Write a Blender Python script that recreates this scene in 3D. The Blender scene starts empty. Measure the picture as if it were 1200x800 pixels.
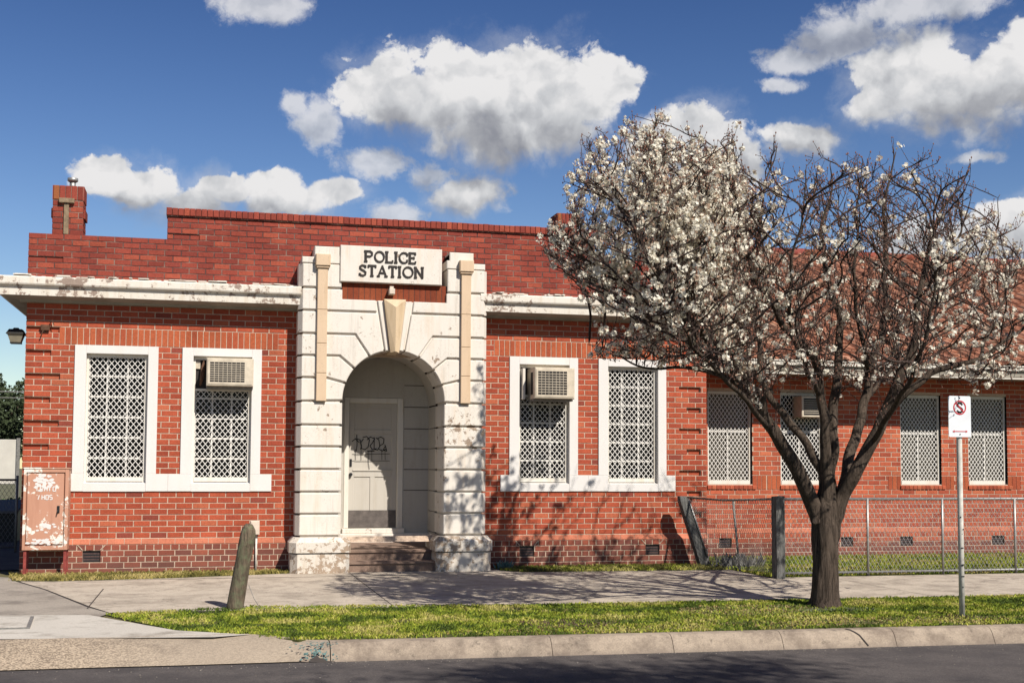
import bpy, bmesh, math, random
import numpy as np
from mathutils import Vector, Matrix
random.seed(11)
R=random.Random(5)
sc=bpy.context.scene
COL=sc.collection

# ---------------------------------------------------------------- camera model
F=1450.;PY=457.;YAW=math.atan(1450/5880.);PITCH=math.atan(88/1450.);ROLL=math.radians(0.29)
CAM=(2.582,-19.16,1.53)
cy_,sy_=math.cos(YAW),math.sin(YAW);cp_,sp_=math.cos(PITCH),math.sin(PITCH)
FW=Vector((sy_*cp_,cy_*cp_,sp_));r0=Vector((cy_,-sy_,0));u0=Vector((-sy_*sp_,-cy_*sp_,cp_))
RT=r0*math.cos(ROLL)+u0*math.sin(ROLL);UP=u0*math.cos(ROLL)-r0*math.sin(ROLL)
def ray(x,y): return FW+RT*((x-600)/F)+UP*((PY-y)/F)
def atY(x,y,Y):
    r=ray(x,y);t=(Y-CAM[1])/r.y;return Vector((CAM[0]+r.x*t,Y,CAM[2]+r.z*t))
def atZ(x,y,Z):
    r=ray(x,y);t=(Z-CAM[2])/r.z;return Vector((CAM[0]+r.x*t,CAM[1]+r.y*t,Z))
def proj(v):
    d=Vector(v)-Vector(CAM);a=d.dot(FW);return 600+F*d.dot(RT)/a,PY-F*d.dot(UP)/a
cam=bpy.data.cameras.new('camera');co=bpy.data.objects.new('camera',cam);COL.objects.link(co)
m=Matrix((RT,UP,-FW)).transposed().to_4x4();m.translation=Vector(CAM);co.matrix_world=m
cam.sensor_width=36;cam.lens=36*F/1200;cam.shift_y=57/1200;cam.clip_end=3000
sc.camera=co

# ---------------------------------------------------------------- materials
class NT:
    def __init__(s,nt): s.nt=nt
    def n(s,t,ins=None,**kw):
        x=s.nt.nodes.new(t)
        for k,v in kw.items(): setattr(x,k,v)
        for k,v in (ins or {}).items():
            if isinstance(v,bpy.types.NodeSocket): s.nt.links.new(v,x.inputs[k])
            else: x.inputs[k].default_value=v
        return x
    def math(s,op,a,b=None,c=None,clamp=False):
        d={0:a}
        if b is not None:d[1]=b
        if c is not None:d[2]=c
        return s.n('ShaderNodeMath',d,operation=op,use_clamp=clamp).outputs[0]
    def noise(s,vec,scale,detail=4,rough=.55,dist=0.):
        return s.n('ShaderNodeTexNoise',{'Vector':vec,'Scale':scale,'Detail':detail,'Roughness':rough,'Distortion':dist}).outputs[0]
    def ramp(s,fac,stops):
        x=s.n('ShaderNodeValToRGB',{0:fac});e=x.color_ramp.elements
        while len(e)<len(stops): e.new(.5)
        for i,(p,c) in enumerate(stops):
            e[i].position=p;e[i].color=(*c,1) if len(c)==3 else c
        return x.outputs[0]
    def step(s,fac,a,b): return s.n('ShaderNodeMapRange',{0:fac,1:a,2:b,3:0.,4:1.}).outputs[0]
    def mix(s,fac,a,b,bt='MIX'):
        x=s.n('ShaderNodeMix',data_type='RGBA',blend_type=bt)
        for i,v in ((0,fac),(6,a),(7,b)):
            if isinstance(v,bpy.types.NodeSocket): s.nt.links.new(v,x.inputs[i])
            else: x.inputs[i].default_value=v if i==0 else ((*v,1) if len(v)==3 else v)
        return x.outputs[2]
def newmat(name,rough=.8,metal=0.,spec=.3):
    m=bpy.data.materials.new(name);m.use_nodes=True;T=NT(m.node_tree)
    b=m.node_tree.nodes['Principled BSDF'];b.inputs['Roughness'].default_value=rough
    b.inputs['Metallic'].default_value=metal;b.inputs['Specular IOR Level'].default_value=spec
    tc=T.n('ShaderNodeTexCoord');T.P=b;T.o=tc.outputs['Object'];T.m=m
    return m,T
def setc(T,c): T.nt.links.new(c,T.P.inputs['Base Color'])
def bump(T,h,strength=.5,dist=.01):
    b=T.n('ShaderNodeBump',{'Height':h,'Strength':strength,'Distance':dist});T.nt.links.new(b.outputs[0],T.P.inputs['Normal'])
def scl(T,vec,s): return T.n('ShaderNodeVectorMath',{0:vec,1:s},operation='MULTIPLY').outputs[0]
M={}
def simple(name,c,rough=.7,metal=0.,var=.25,scale=8.,b=0.0,spec=.3):
    m,T=newmat(name,rough,metal,spec)
    n=T.noise(T.o,scale,6,.65)
    c1=tuple(x*(1-var) for x in c);c2=tuple(min(1,x*(1+var*.6)) for x in c)
    setc(T,T.ramp(n,[(.3,c1),(.7,c2)]))
    if b: bump(T,T.noise(T.o,scale*6,5,.7),b,.01)
    M[name]=m;return m
# brick faces: colour attribute per brick x fine variation
m,T=newmat('brick',.88,0,.15);M['brick']=m
a=T.n('ShaderNodeAttribute',attribute_name='Col').outputs['Color']
n1=T.noise(T.o,55,5,.7);n2=T.noise(T.o,1.3,5,.6)
c=T.mix(.85,a,T.ramp(n1,[(.28,(.60,.55,.52)),(.5,(.95,.95,.95)),(.72,(1.22,1.16,1.1))]),'MULTIPLY')
c=T.mix(.7,c,T.ramp(n2,[(.3,(.78,.74,.72)),(.7,(1.12,1.12,1.12))]),'MULTIPLY')
n3=T.noise(scl(T,T.o,(2.2,2.2,.35)),1,5,.65);c=T.mix(.6,c,T.ramp(n3,[(.3,(.74,.72,.72)),(.6,(1.08,1.07,1.06))]),'MULTIPLY')
# soot / damp stains rising from the ground
z=T.n('ShaderNodeSeparateXYZ',{0:T.o}).outputs[2]
st=T.math('MULTIPLY',T.step(T.math('ADD',z,T.math('MULTIPLY',T.noise(T.o,3.1,5,.7),.35)),.55,.10),.42)
c=T.mix(st,c,(.13,.085,.07))
setc(T,c);bump(T,n1,.5,.004)
m,T=newmat('mortar',.95,0,.1);M['mortar']=m
n1=T.noise(T.o,30,5,.7);n2=T.noise(T.o,1.7,4,.6)
c=T.mix(n2,(.53,.40,.295),(.71,.56,.43));c=T.mix(T.step(n1,.35,.7),T.mix(.5,c,(.20,.12,.09)),c)
z=T.n('ShaderNodeSeparateXYZ',{0:T.o}).outputs[2]
c=T.mix(T.step(z,4.02,4.25),c,T.mix(T.step(T.noise(T.o,2.3,5,.7),.45,.68),(.10,.055,.05),(.36,.24,.19)))
setc(T,c);bump(T,n1,.4,.004)
# weathered white paint with chips and stains (object coords)
def paint(name,base=(.78,.74,.68),chip=(.20,.15,.11),chips=.6,stain=(.55,.42,.28),stains=.6,low=False,rough=.6,scale=7.,crack=True):
    m,T=newmat(name,rough);M[name]=m
    w=T.noise(T.o,scale,8,.72,.3)
    big=T.noise(T.o,1.4,4,.6)
    sv=scl(T,T.o,(9,9,1.1));stn=T.noise(sv,1.,5,.6)
    c=T.mix(T.noise(T.o,2.6,5,.6),tuple(x*.93 for x in base),base)
    c=T.mix(T.math('MULTIPLY',T.step(stn,.5,.78),stains),c,stain)
    thr=T.math('ADD',w,T.math('MULTIPLY',T.math('SUBTRACT',big,.5),.55))
    if low:
        z=T.n('ShaderNodeSeparateXYZ',{0:T.o}).outputs[2]
        thr=T.math('ADD',thr,T.step(z,.6,-.3) if low==1 else T.math('MULTIPLY',T.step(z,.75,.2),.16))
    if name=='white_stone':
        xs_=T.n('ShaderNodeSeparateXYZ',{0:T.o});mk=T.math('MULTIPLY',T.step(xs_.outputs[0],5.9,6.2),T.math('MULTIPLY',T.step(xs_.outputs[2],2.45,2.15),T.step(xs_.outputs[2],1.3,1.75)))
        thr=T.math('ADD',thr,T.math('MULTIPLY',mk,.10))
    if name in('white_stone','white_cornice'):
        dr=T.noise(scl(T,T.o,(16,16,.9)),1,6,.7);c=T.mix(T.math('MULTIPLY',T.step(dr,.55,.72),.4),c,(.36,.31,.25))
    cm=T.step(thr,1-chips*.45,1-chips*.45+.025)
    c=T.mix(cm,c,T.mix(T.noise(T.o,40,4,.7),chip,tuple(min(1,x*2.0) for x in chip)))
    if crack:
        v=T.n('ShaderNodeTexVoronoi',{'Vector':T.n('ShaderNodeVectorMath',{0:T.o,1:T.n('ShaderNodeTexNoise',{'Vector':T.o,'Scale':9.,'Detail':3.}).outputs['Color']},operation='ADD').outputs[0],'Scale':5.},feature='DISTANCE_TO_EDGE').outputs[0]
        cr=T.math('MULTIPLY',T.step(v,.016,.0),T.step(T.noise(T.o,2.2,3,.5),.44,.54))
        c=T.mix(T.math('MULTIPLY',cr,.7),c,(.25,.2,.15))
    setc(T,c);bump(T,T.math('SUBTRACT',T.noise(T.o,60,4,.7),T.math('MULTIPLY',cm,1.5)),.35,.006)
    return m
paint('white_stone',(.74,.685,.61),chips=.76,scale=9.,stains=.65,stain=(.66,.52,.38))
paint('white_stone_plinth',(.68,.62,.54),scale=13.,chips=1.06,stains=.8,low=0,stain=(.50,.40,.28),chip=(.24,.18,.13))
paint('white_surround',(.72,.69,.66),chips=.45,stains=.25,crack=False,stain=(.62,.56,.45))
paint('white_cornice',(.74,.685,.60),chips=.92,stains=.6,stain=(.50,.38,.25),chip=(.20,.15,.12),scale=9)
paint('cream_pipe',(.66,.49,.33),chips=.6,stains=.5,stain=(.50,.34,.2))
paint('keystone_cream',(.64,.49,.32),chips=.68,stains=.8,stain=(.42,.28,.15))
paint('porch_wall',(.50,.465,.41),chips=.5,stains=.5,stain=(.36,.31,.24))  # porch and door tones lowered to put the archway's shade into the paint
paint('door_paint',(.53,.49,.43),chips=.45,stains=.5,stain=(.40,.35,.28),crack=False)
paint('frame_paint',(.74,.70,.62),chips=.55,stains=.5,crack=False)
paint('cabinet_paint',(.52,.27,.18),chip=(.62,.52,.45),chips=1.0,stains=.6,stain=(.34,.15,.09),crack=False,scale=5.)
simple('cabinet_red',(.27,.05,.04),.6,var=.5,scale=14)
simple('grille_paint',(.76,.73,.68),.5,var=.12,scale=20)
simple('blind',(.22,.20,.165),.8,var=.15,scale=3)
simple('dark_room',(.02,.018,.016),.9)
simple('black_metal',(.02,.02,.022),.45)
simple('graffiti_black',(.012,.012,.014),.6)
simple('letter_black',(.03,.022,.018),.6,var=.6,scale=30)
simple('ac_cream',(.62,.54,.42),.5,var=.25,scale=6)
simple('ac_dark',(.035,.03,.027),.7)
simple('rust_brown',(.12,.06,.035),.9,var=.5,scale=20)
simple('kick_plate',(.13,.11,.10),.5,var=.4,scale=9)
simple('steel_zinc',(.40,.39,.37),.45,.55,var=.3,scale=25)
simple('steel_grey',(.25,.24,.22),.6,.3,var=.4,scale=25)
simple('sign_white',(.72,.74,.76),.4,var=.07,scale=6)
simple('sign_red',(.50,.03,.04),.5)
simple('pole_white',(.68,.65,.58),.5,var=.3,scale=12)
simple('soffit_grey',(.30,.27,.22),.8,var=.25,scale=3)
simple('gutter',(.66,.62,.54),.6,var=.25,scale=4)
simple('vent_dark',(.09,.055,.05),.9,var=.4,scale=30)
simple('chimney_stone',(.26,.19,.12),.9,var=.4,scale=14,b=.5)
simple('meter_box',(.62,.52,.42),.6,var=.15)
simple('lamp_black',(.02,.018,.016),.5)
simple('lamp_glass',(.25,.22,.16),.3)
simple('joint_dark',(.06,.05,.045),.9)
simple('roof_flat',(.16,.15,.14),.9)
simple('teal_paint',(.11,.19,.18),.8,var=.6,scale=30)
simple('bud_brown',(.20,.09,.06),.8)
simple('dark_leaf',(.035,.05,.018),.8,var=.5)
simple('fence_white',(.60,.57,.50),.8,var=.12,scale=2)
m,T=newmat('glass_dark',.2,0,.12);M['glass_dark']=m
T.P.inputs['Base Color'].default_value=(.008,.008,.009,1);bump(T,T.noise(T.o,3,2,.5),.05,.02)
m,T=newmat('tile',.85,0,.2);M['tile']=m
a=T.n('ShaderNodeAttribute',attribute_name='Col').outputs['Color']
n1=T.noise(T.o,14,6,.7);c=T.mix(.9,a,T.ramp(n1,[(.3,(.55,.5,.48)),(.7,(1.2,1.15,1.1))]),'MULTIPLY')
c=T.mix(T.math('MULTIPLY',T.step(T.noise(T.o,2.7,6,.75),.52,.66),.5),c,(.30,.26,.18));setc(T,c)
m,T=newmat('grass',.75,0,.2);M['grass']=m
a=T.n('ShaderNodeAttribute',attribute_name='Col').outputs['Color'];setc(T,a)
m,T=newmat('grit',.9,0,.2);M['grit']=m;setc(T,T.n('ShaderNodeAttribute',attribute_name='Col').outputs['Color'])
def ground(name,c1,c2,fine,finesc,b=.4,rough=.92,extra=None):
    m,T=newmat(name,rough,0,.25);M[name]=m
    c=T.mix(T.noise(T.o,.9,6,.65),c1,c2)
    f=T.noise(T.o,finesc,3,.8)
    c=T.mix(fine,c,T.ramp(f,[(.3,(.45,.45,.45)),(.5,(1,1,1)),(.72,(1.5,1.48,1.45))]),'MULTIPLY')
    if extra: c=extra(T,c)
    setc(T,c);bump(T,f,b,.006);return m
def stainx(col,a,b,sc_,amt):
    def f(T,c): return T.mix(T.math('MULTIPLY',T.step(T.noise(T.o,sc_,7,.72),a,b),amt),c,col)
    return f
def crackx(T,c):
    c=stainx((.20,.165,.13),.45,.66,2.1,.65)(T,c);c=stainx((.12,.10,.085),.56,.66,7.,.6)(T,c)
    v=T.n('ShaderNodeTexVoronoi',{'Vector':T.n('ShaderNodeVectorMath',{0:T.o,1:scl(T,T.n('ShaderNodeTexNoise',{'Vector':T.o,'Scale':2.5,'Detail':5.}).outputs['Color'],(1.2,1.2,0))},operation='ADD').outputs[0],'Scale':.45},feature='DISTANCE_TO_EDGE').outputs[0]
    return T.mix(T.math('MULTIPLY',T.step(v,.006,.0),.6),c,(.08,.06,.05))
ground('footpath',(.44,.375,.30),(.55,.475,.385),.55,60,extra=crackx)
ground('driveway',(.27,.235,.195),(.42,.37,.31),.6,70,extra=stainx((.12,.10,.085),.48,.66,1.6,.65))
ground('apron',(.46,.42,.36),(.62,.575,.51),.4,60,extra=stainx((.27,.235,.19),.50,.66,2.4,.75))
def agg(T,c):
    v=T.n('ShaderNodeTexVoronoi',{'Vector':T.o,'Scale':70.});cc=v.outputs['Color']
    g=T.n('ShaderNodeSeparateColor',{0:cc}).outputs[0]
    x=T.n('ShaderNodeSeparateXYZ',{0:T.o}).outputs[0]
    am=T.math('ADD',.25,T.math('MULTIPLY',T.step(T.math('ADD',x,T.noise(T.o,2.,5,.6)),2.9,1.9),.6))
    c=stainx((.20,.16,.125),.52,.68,2.6,.6)(T,c)
    return T.mix(am,c,T.ramp(g,[(.2,(.6,.56,.52)),(.45,(.92,.9,.86)),(.8,(1.4,1.35,1.28))]),'MULTIPLY')
ground('aggregate',(.31,.25,.19),(.41,.34,.26),.4,90,extra=agg)
def kerbx(T,c):
    z=T.n('ShaderNodeSeparateXYZ',{0:T.o}).outputs[2]
    c=stainx((.15,.115,.09),.44,.64,3.3,.75)(T,c);c=stainx((.09,.075,.06),.57,.66,11.,.6)(T,c)
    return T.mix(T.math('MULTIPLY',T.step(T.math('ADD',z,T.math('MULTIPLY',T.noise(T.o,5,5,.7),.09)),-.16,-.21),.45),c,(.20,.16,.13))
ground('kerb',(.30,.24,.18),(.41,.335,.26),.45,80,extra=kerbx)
ground('asphalt',(.088,.076,.071),(.118,.103,.097),1.,75,b=.9,extra=stainx((.045,.040,.041),.42,.66,1.4,.7))
ground('soil',(.10,.085,.04),(.16,.14,.06),.6,40)
ground('far_ground',(.10,.11,.05),(.16,.14,.09),.6,3)
# bark
def barkm(name,c1,c2,lich=.0):
    m,T=newmat(name,.92,0,.15);M[name]=m
    sv=scl(T,T.o,(30,30,4.5));n=T.noise(sv,1,7,.75,.6)
    c=T.ramp(n,[(.32,c1),(.5,tuple((a+b)/2 for a,b in zip(c1,c2))),(.7,c2)])
    if lich: c=T.mix(T.math('MULTIPLY',T.step(T.noise(T.o,11,6,.7),.48,.64),lich),c,(.20,.23,.13))
    setc(T,c);bump(T,n,1.,.03);return m
barkm('bark',(.010,.007,.005),(.15,.112,.085))
barkm('bark_twig',(.035,.024,.02),(.13,.092,.078))
barkm('timber_grey',(.045,.035,.025),(.27,.21,.145),.7)
barkm('timber_dark',(.03,.03,.03),(.24,.235,.22))
m=bpy.data.materials.new('petal');m.use_nodes=True;T=NT(m.node_tree);M['petal']=m
o=m.node_tree.nodes['Material Output'];m.node_tree.nodes.remove(m.node_tree.nodes['Principled BSDF'])
ob=T.n('ShaderNodeAttribute',attribute_name='Col').outputs['Color']
d=T.n('ShaderNodeBsdfDiffuse',{0:ob});t=T.n('ShaderNodeBsdfTranslucent',{0:ob})
x=T.n('ShaderNodeMixShader',{0:.42,1:d.outputs[0],2:t.outputs[0]});m.node_tree.links.new(x.outputs[0],o.inputs[0])

# ---------------------------------------------------------------- mesh builder
class MB:
    def __init__(s): s.v=[];s.f=[];s.c=[];s.mi=[];s.mats=[];s.cur=0;s.col=(1,1,1);s.sm=[]
    def mat(s,name):
        if name not in s.mats: s.mats.append(name)
        s.cur=s.mats.index(name);return s
    def poly(s,pts,smooth=False):
        b=len(s.v);s.v.extend([tuple(p) for p in pts]);s.f.append(tuple(range(b,b+len(pts))));s.c.append(s.col);s.mi.append(s.cur);s.sm.append(smooth)
    def faces(s,vs,fs,smooth=False):
        b=len(s.v);s.v.extend([tuple(p) for p in vs])
        for f in fs: s.f.append(tuple(b+i for i in f));s.c.append(s.col);s.mi.append(s.cur);s.sm.append(smooth)
    def box(s,x0,x1,y0,y1,z0,z1,T=None):
        vs=[(x0,y0,z0),(x1,y0,z0),(x1,y1,z0),(x0,y1,z0),(x0,y0,z1),(x1,y0,z1),(x1,y1,z1),(x0,y1,z1)]
        if T: vs=[T(*p) for p in vs]
        s.faces(vs,[(0,3,2,1),(4,5,6,7),(0,1,5,4),(1,2,6,5),(2,3,7,6),(3,0,4,7)])
    def cbox(s,x0,x1,y0,y1,z0,z1,c=.01):
        """box with the four front (min y) edges chamfered"""
        vs=[(x0,y1,z0),(x1,y1,z0),(x1,y1,z1),(x0,y1,z1),(x0,y0+c,z0),(x1,y0+c,z0),(x1,y0+c,z1),(x0,y0+c,z1),(x0+c,y0,z0+c),(x1-c,y0,z0+c),(x1-c,y0,z1-c),(x0+c,y0,z1-c)]
        s.faces(vs,[(0,3,2,1),(0,1,5,4),(1,2,6,5),(2,3,7,6),(3,0,4,7),(4,5,9,8),(5,6,10,9),(6,7,11,10),(7,4,8,11),(8,9,10,11)])
    def prism(s,pts,y0,y1,c=0.,side=True,back=True):
        """polygon in XZ (counter-clockwise seen from -Y) extruded from y0 (front) to y1 with chamfer c"""
        n=len(pts);fr=inset(pts,c) if c>0 else pts
        vs=[(p[0],y0,p[1]) for p in fr]+[(p[0],y0+c,p[1]) for p in pts]+[(p[0],y1,p[1]) for p in pts]
        fs=[tuple(range(n))]
        for i in range(n):
            j=(i+1)%n
            if c>0: fs.append((i,i+n,j+n,j))
            fs.append((i+n,i+2*n,j+2*n,j+n))
        if back: fs.append(tuple(range(3*n-1,2*n-1,-1)))
        s.faces(vs,fs)
    def hprism(s,pts,z0,z1):
        """polygon in XY extruded up"""
        n=len(pts);vs=[(p[0],p[1],z1) for p in pts]+[(p[0],p[1],z0) for p in pts]
        fs=[tuple(range(n)),tuple(range(2*n-1,n-1,-1))]+[(i,(i+1)%n,(i+1)%n+n,i+n) for i in range(n)]
        s.faces(vs,fs)
    def tube(s,pts,rs,n=8,smooth=True,cap=True):
        pts=[Vector(p) for p in pts]
        if not hasattr(rs,'__len__'): rs=[rs]*len(pts)
        b=len(s.v);ref=None
        for i,p in enumerate(pts):
            d=(pts[min(i+1,len(pts)-1)]-pts[max(i-1,0)])
            if d.length<1e-9: d=Vector((0,0,1))
            d.normalize()
            if ref is None: ref=d.orthogonal().normalized()
            ref=(ref-d*ref.dot(d))
            if ref.length<1e-6: ref=d.orthogonal()
            ref.normalize();q=d.cross(ref)
            for k in range(n):
                a=2*math.pi*k/n;s.v.append(tuple(p+(ref*math.cos(a)+q*math.sin(a))*rs[i]))
        for i in range(len(pts)-1):
            for k in range(n):
                j=(k+1)%n;s.f.append((b+i*n+k,b+i*n+j,b+(i+1)*n+j,b+(i+1)*n+k));s.c.append(s.col);s.mi.append(s.cur);s.sm.append(smooth)
        if cap:
            for f in (tuple(b+k for k in range(n-1,-1,-1)),tuple(b+(len(pts)-1)*n+k for k in range(n))):
                s.f.append(f);s.c.append(s.col);s.mi.append(s.cur);s.sm.append(False)
    def bar(s,a,b,w,t,nrm):
        """flat bar from a to b, width w, thickness t along nrm"""
        a=Vector(a);b=Vector(b);d=(b-a).normalized();nrm=Vector(nrm);u=d.cross(nrm).normalized()*w/2;nn=nrm*t/2
        vs=[a-u-nn,a+u-nn,a+u+nn,a-u+nn,b-u-nn,b+u-nn,b+u+nn,b-u+nn]
        s.faces(vs,[(0,1,2,3),(7,6,5,4),(0,4,5,1),(1,5,6,2),(2,6,7,3),(3,7,4,0)])
    def build(s,name,parent=None,color=False):
        off=Vector(parent['_b']) if parent is not None and '_b' in parent else Vector((0,0,0))
        me=bpy.data.meshes.new(name)
        v=np.array(s.v,dtype=np.float64)-np.array(off)
        me.from_pydata(v.tolist(),[],s.f)
        for k in s.mats: me.materials.append(M[k])
        me.polygons.foreach_set('material_index',s.mi);me.polygons.foreach_set('use_smooth',s.sm)
        if color:
            at=me.color_attributes.new('Col','FLOAT_COLOR','CORNER')
            cc=np.ones((len(s.f),4));cc[:,:3]=np.array(s.c)
            ln=[len(f) for f in s.f];cc=np.repeat(cc,ln,axis=0)
            at.data.foreach_set('color',cc.ravel())
        me.update();o=bpy.data.objects.new(name,me);COL.objects.link(o)
        if parent is not None: o.parent=parent
        o['_b']=tuple(off)
        return o
def inset(pts,c):
    n=len(pts);out=[]
    for i in range(n):
        a,b,d=[Vector(pts[k]).to_2d() if len(pts[k])>2 else Vector(pts[k]) for k in ((i-1)%n,i,(i+1)%n)]
        e1=(b-a).normalized();e2=(d-b).normalized();n1=Vector((-e1.y,e1.x));n2=Vector((-e2.y,e2.x))
        k=n1+n2
        den=1+n1.dot(n2)
        out.append(tuple(b+k*(c/max(den,.3))))
    return out
def ccw(pts):
    a=sum(pts[i][0]*pts[(i+1)%len(pts)][1]-pts[(i+1)%len(pts)][0]*pts[i][1] for i in range(len(pts)))
    return pts if a>0 else pts[::-1]
def thing(name,label,cat,loc=(0,0,0),group=None):
    o=bpy.data.objects.new(name,None);COL.objects.link(o);o.location=loc;o['label']=label;o['category']=cat;o['_b']=tuple(loc)
    o.empty_display_size=.2
    if group:o['group']=group
    return o
def tag(o,label,cat,group=None,kind=None):
    if label:o['label']=label
    if cat:o['category']=cat
    if group:o['group']=group
    if kind:o['kind']=kind
    return o
def struct(o): o['kind']='structure';return o

# ---------------------------------------------------------------- bricks
CO=.086
def bcol(kind='wall'):
    t=R.random()
    if kind=='wall':
        base=(.41,.090,.046) if t<.66 else ((.35,.073,.040) if t<.90 else ((.45,.125,.065) if t<.98 else (.26,.062,.042)))
    elif kind=='soldier': base=(.44,.115,.052) if t<.7 else (.38,.092,.045)
    elif kind=='parapet': base=(.29,.063,.043) if t<.6 else ((.24,.052,.038) if t<.85 else (.35,.082,.050))
    elif kind=='base': base=(.28,.078,.050) if t<.5 else ((.21,.07,.052) if t<.8 else (.32,.09,.055))
    elif kind=='wing': base=(.46,.115,.060) if t<.65 else ((.38,.088,.050) if t<.9 else (.52,.155,.08))
    else: base=(.46,.16,.095)
    k=1+R.uniform(-.1,.1);return tuple(x*k for x in base)
def cut(iv,h0,h1):
    out=[]
    for a,b in iv:
        if h1<=a or h0>=b: out.append((a,b));continue
        if h0>a: out.append((a,h0))
        if h1<b: out.append((h1,b))
    return out
def brickrow(mb,T,u0,u1,z,h,holes,depthf,kind,L=.24,off=0.,rec=.006):
    iv=[(u0,u1)]
    for (a,b,c,d) in holes:
        if c<z+h-.012 and d>z+.012: iv=cut(iv,a,b)
    for (a,b,c,d,_) in (recs if T is TF_ else []):
        if c<z+h/2<d:
            o2=[]
            for p_,q_ in iv:
                ks=[p_]+[k for k in (a,b) if p_+.01<k<q_-.01]+[q_];o2+=list(zip(ks,ks[1:]))
            iv=o2
    for a,b in iv:
        k=math.floor((a-off)/L);x=off+k*L
        while x<b:
            s=max(x,a);e=min(x+L,b)
            x+=L
            if e-s<.02: continue
            g=.0062
            s1=s+(g if s>a+.001 else 0);e1=e-(g if e<b-.001 else 0)
            dp=depthf((s+e)/2,z+h/2)
            j=R.uniform(-.0015,.002)
            mb.col=bcol(kind)
            t1=R.uniform(-.0012,.0012);t2=R.uniform(-.0012,.0012)
            z0=z+.0056;z1=z+h-.0056;f=dp+rec+j
            vs=[T(s1,dp-.002,z0),T(e1,dp-.002,z0),T(e1,dp-.002,z1),T(s1,dp-.002,z1),T(s1+.003,f,z0+.003+t1),T(e1-.003,f,z0+.003+t2),T(e1-.003,f,z1-.003+t2),T(s1+.003,f,z1-.003+t1)]
            mb.faces(vs,[(4,5,6,7),(0,1,5,4),(1,2,6,5),(2,3,7,6),(3,0,4,7)])
def relief(mb,T,u0,u1,z0,z1,holes,depths):
    """mortar sheet with holes and rectangles at other depths (u0,u1,z0,z1,depth)"""
    us=sorted({u0,u1,*[min(max(k,u0),u1) for r in holes+depths for k in r[:2]]})
    zs=sorted({z0,z1,*[min(max(k,z0),z1) for r in holes+depths for k in r[2:4]]})
    D={}
    for i in range(len(us)-1):
        for j in range(len(zs)-1):
            cu=(us[i]+us[i+1])/2;cz=(zs[j]+zs[j+1])/2;d=0.
            for r in depths:
                if r[0]<cu<r[1] and r[2]<cz<r[3]: d=r[4]
            for r in holes:
                if r[0]<cu<r[1] and r[2]<cz<r[3]: d=None
            D[i,j]=d
            if d is not None: mb.poly([T(us[i],d,zs[j]),T(us[i+1],d,zs[j]),T(us[i+1],d,zs[j+1]),T(us[i],d,zs[j+1])])
    for (i,j),d in D.items():
        if d is None: continue
        e=D.get((i+1,j))
        if e is not None and e!=d: mb.poly([T(us[i+1],d,zs[j]),T(us[i+1],e,zs[j]),T(us[i+1],e,zs[j+1]),T(us[i+1],d,zs[j+1])])
        e=D.get((i,j+1))
        if e is not None and e!=d: mb.poly([T(us[i],d,zs[j+1]),T(us[i+1],d,zs[j+1]),T(us[i+1],e,zs[j+1]),T(us[i],e,zs[j+1])])
def Tfront(Y): return lambda u,d,z:(u,Y-d,z)
def Tleft(X): return lambda u,d,z:(X-d,u,z)      # outward -X, u runs along Y
def Tright(X): return lambda u,d,z:(X+d,u,z)
W=10.63
TF_=None
WC=W/2
B=thing('police_station','old red brick single-storey police station with a white rusticated arched entrance','building',(0,0,0))

win=[(.68,1.863,'left'),(2.208,3.378,'ac'),(7.262,8.40,'ac'),(8.75,9.92,'plain')]
SB=1.118;ST=3.268;SILLT=1.376
holesF=[(.69,1.853,SB+.01,ST-.01),(2.218,3.368,SB+.01,ST-.01),(7.272,8.39,SB+.01,ST-.01),(8.76,9.91,SB+.01,ST-.01),
        (.676,3.54,SB+.01,SILLT-.01),(7.13,10.06,SB+.01,SILLT-.01),(4.45,6.25,-.4,3.2)]
vents=[(.86,1.11,.086,.258),(7.43,7.67,.086,.258),(9.54,9.78,.086,.258)]
recs=[]
for k,r in enumerate(range(40,3,-4)):
    L=.48 if k%2==0 else .35
    recs.append((0,L,r*CO,(r+1)*CO,-.045));recs.append((W-L,W-.10 ,r*CO,(r+1)*CO,-.045))
recs.append((0,.48,52*CO,53*CO,-.022));recs.append((W-.48,W,52*CO,53*CO,-.022))
recs.append((1.96,2.42,57*CO,58*CO,-.022));recs.append((W-2.42,W-1.96,57*CO,58*CO,-.022))
def dF(u,z):
    for r in recs:
        if r[0]<u<r[1] and r[2]<z<r[3]: return r[4]
    return .05 if z<.344 else 0.
sold=[(.45,3.62,38*CO,41*CO),(7.01,10.18,38*CO,41*CO)]
mb=MB().mat('mortar')
base=[(0,W,-.35,.344,.05)]
relief(mb,Tfront(0),0,W,-.35,56.9*CO,holesF,base+recs+[(v[0],v[1],v[2],v[3],-.06) for v in vents])
relief(mb,Tfront(0),1.954,W-1.954,56.9*CO,61*CO,[],[r for r in recs if r[2]>56.9*CO])
# sloped plinth course
mb.poly([(0,-.05,.344),(W,-.05,.344),(W,.0,.43),(0,.0,.43)])
mb.mat('brick')
TF=Tfront(0);TF_=TF
for r in range(-3,61):
    z=r*CO;u0,u1=(0,W) if r<57 else (1.954,W-1.954)
    hs=list(holesF)+sold+[(v[0],v[1],v[2],v[3]) for v in vents]
    if r==4: continue
    kind='base' if r<4 else ('parapet' if r>=46 else 'wall')
    hdr=r in(1,3)
    brickrow(mb,TF,u0,u1,z,CO,hs,dF,kind,L=.12 if hdr else .24,off=(.06 if hdr else (.12 if r%2 else 0)))
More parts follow.
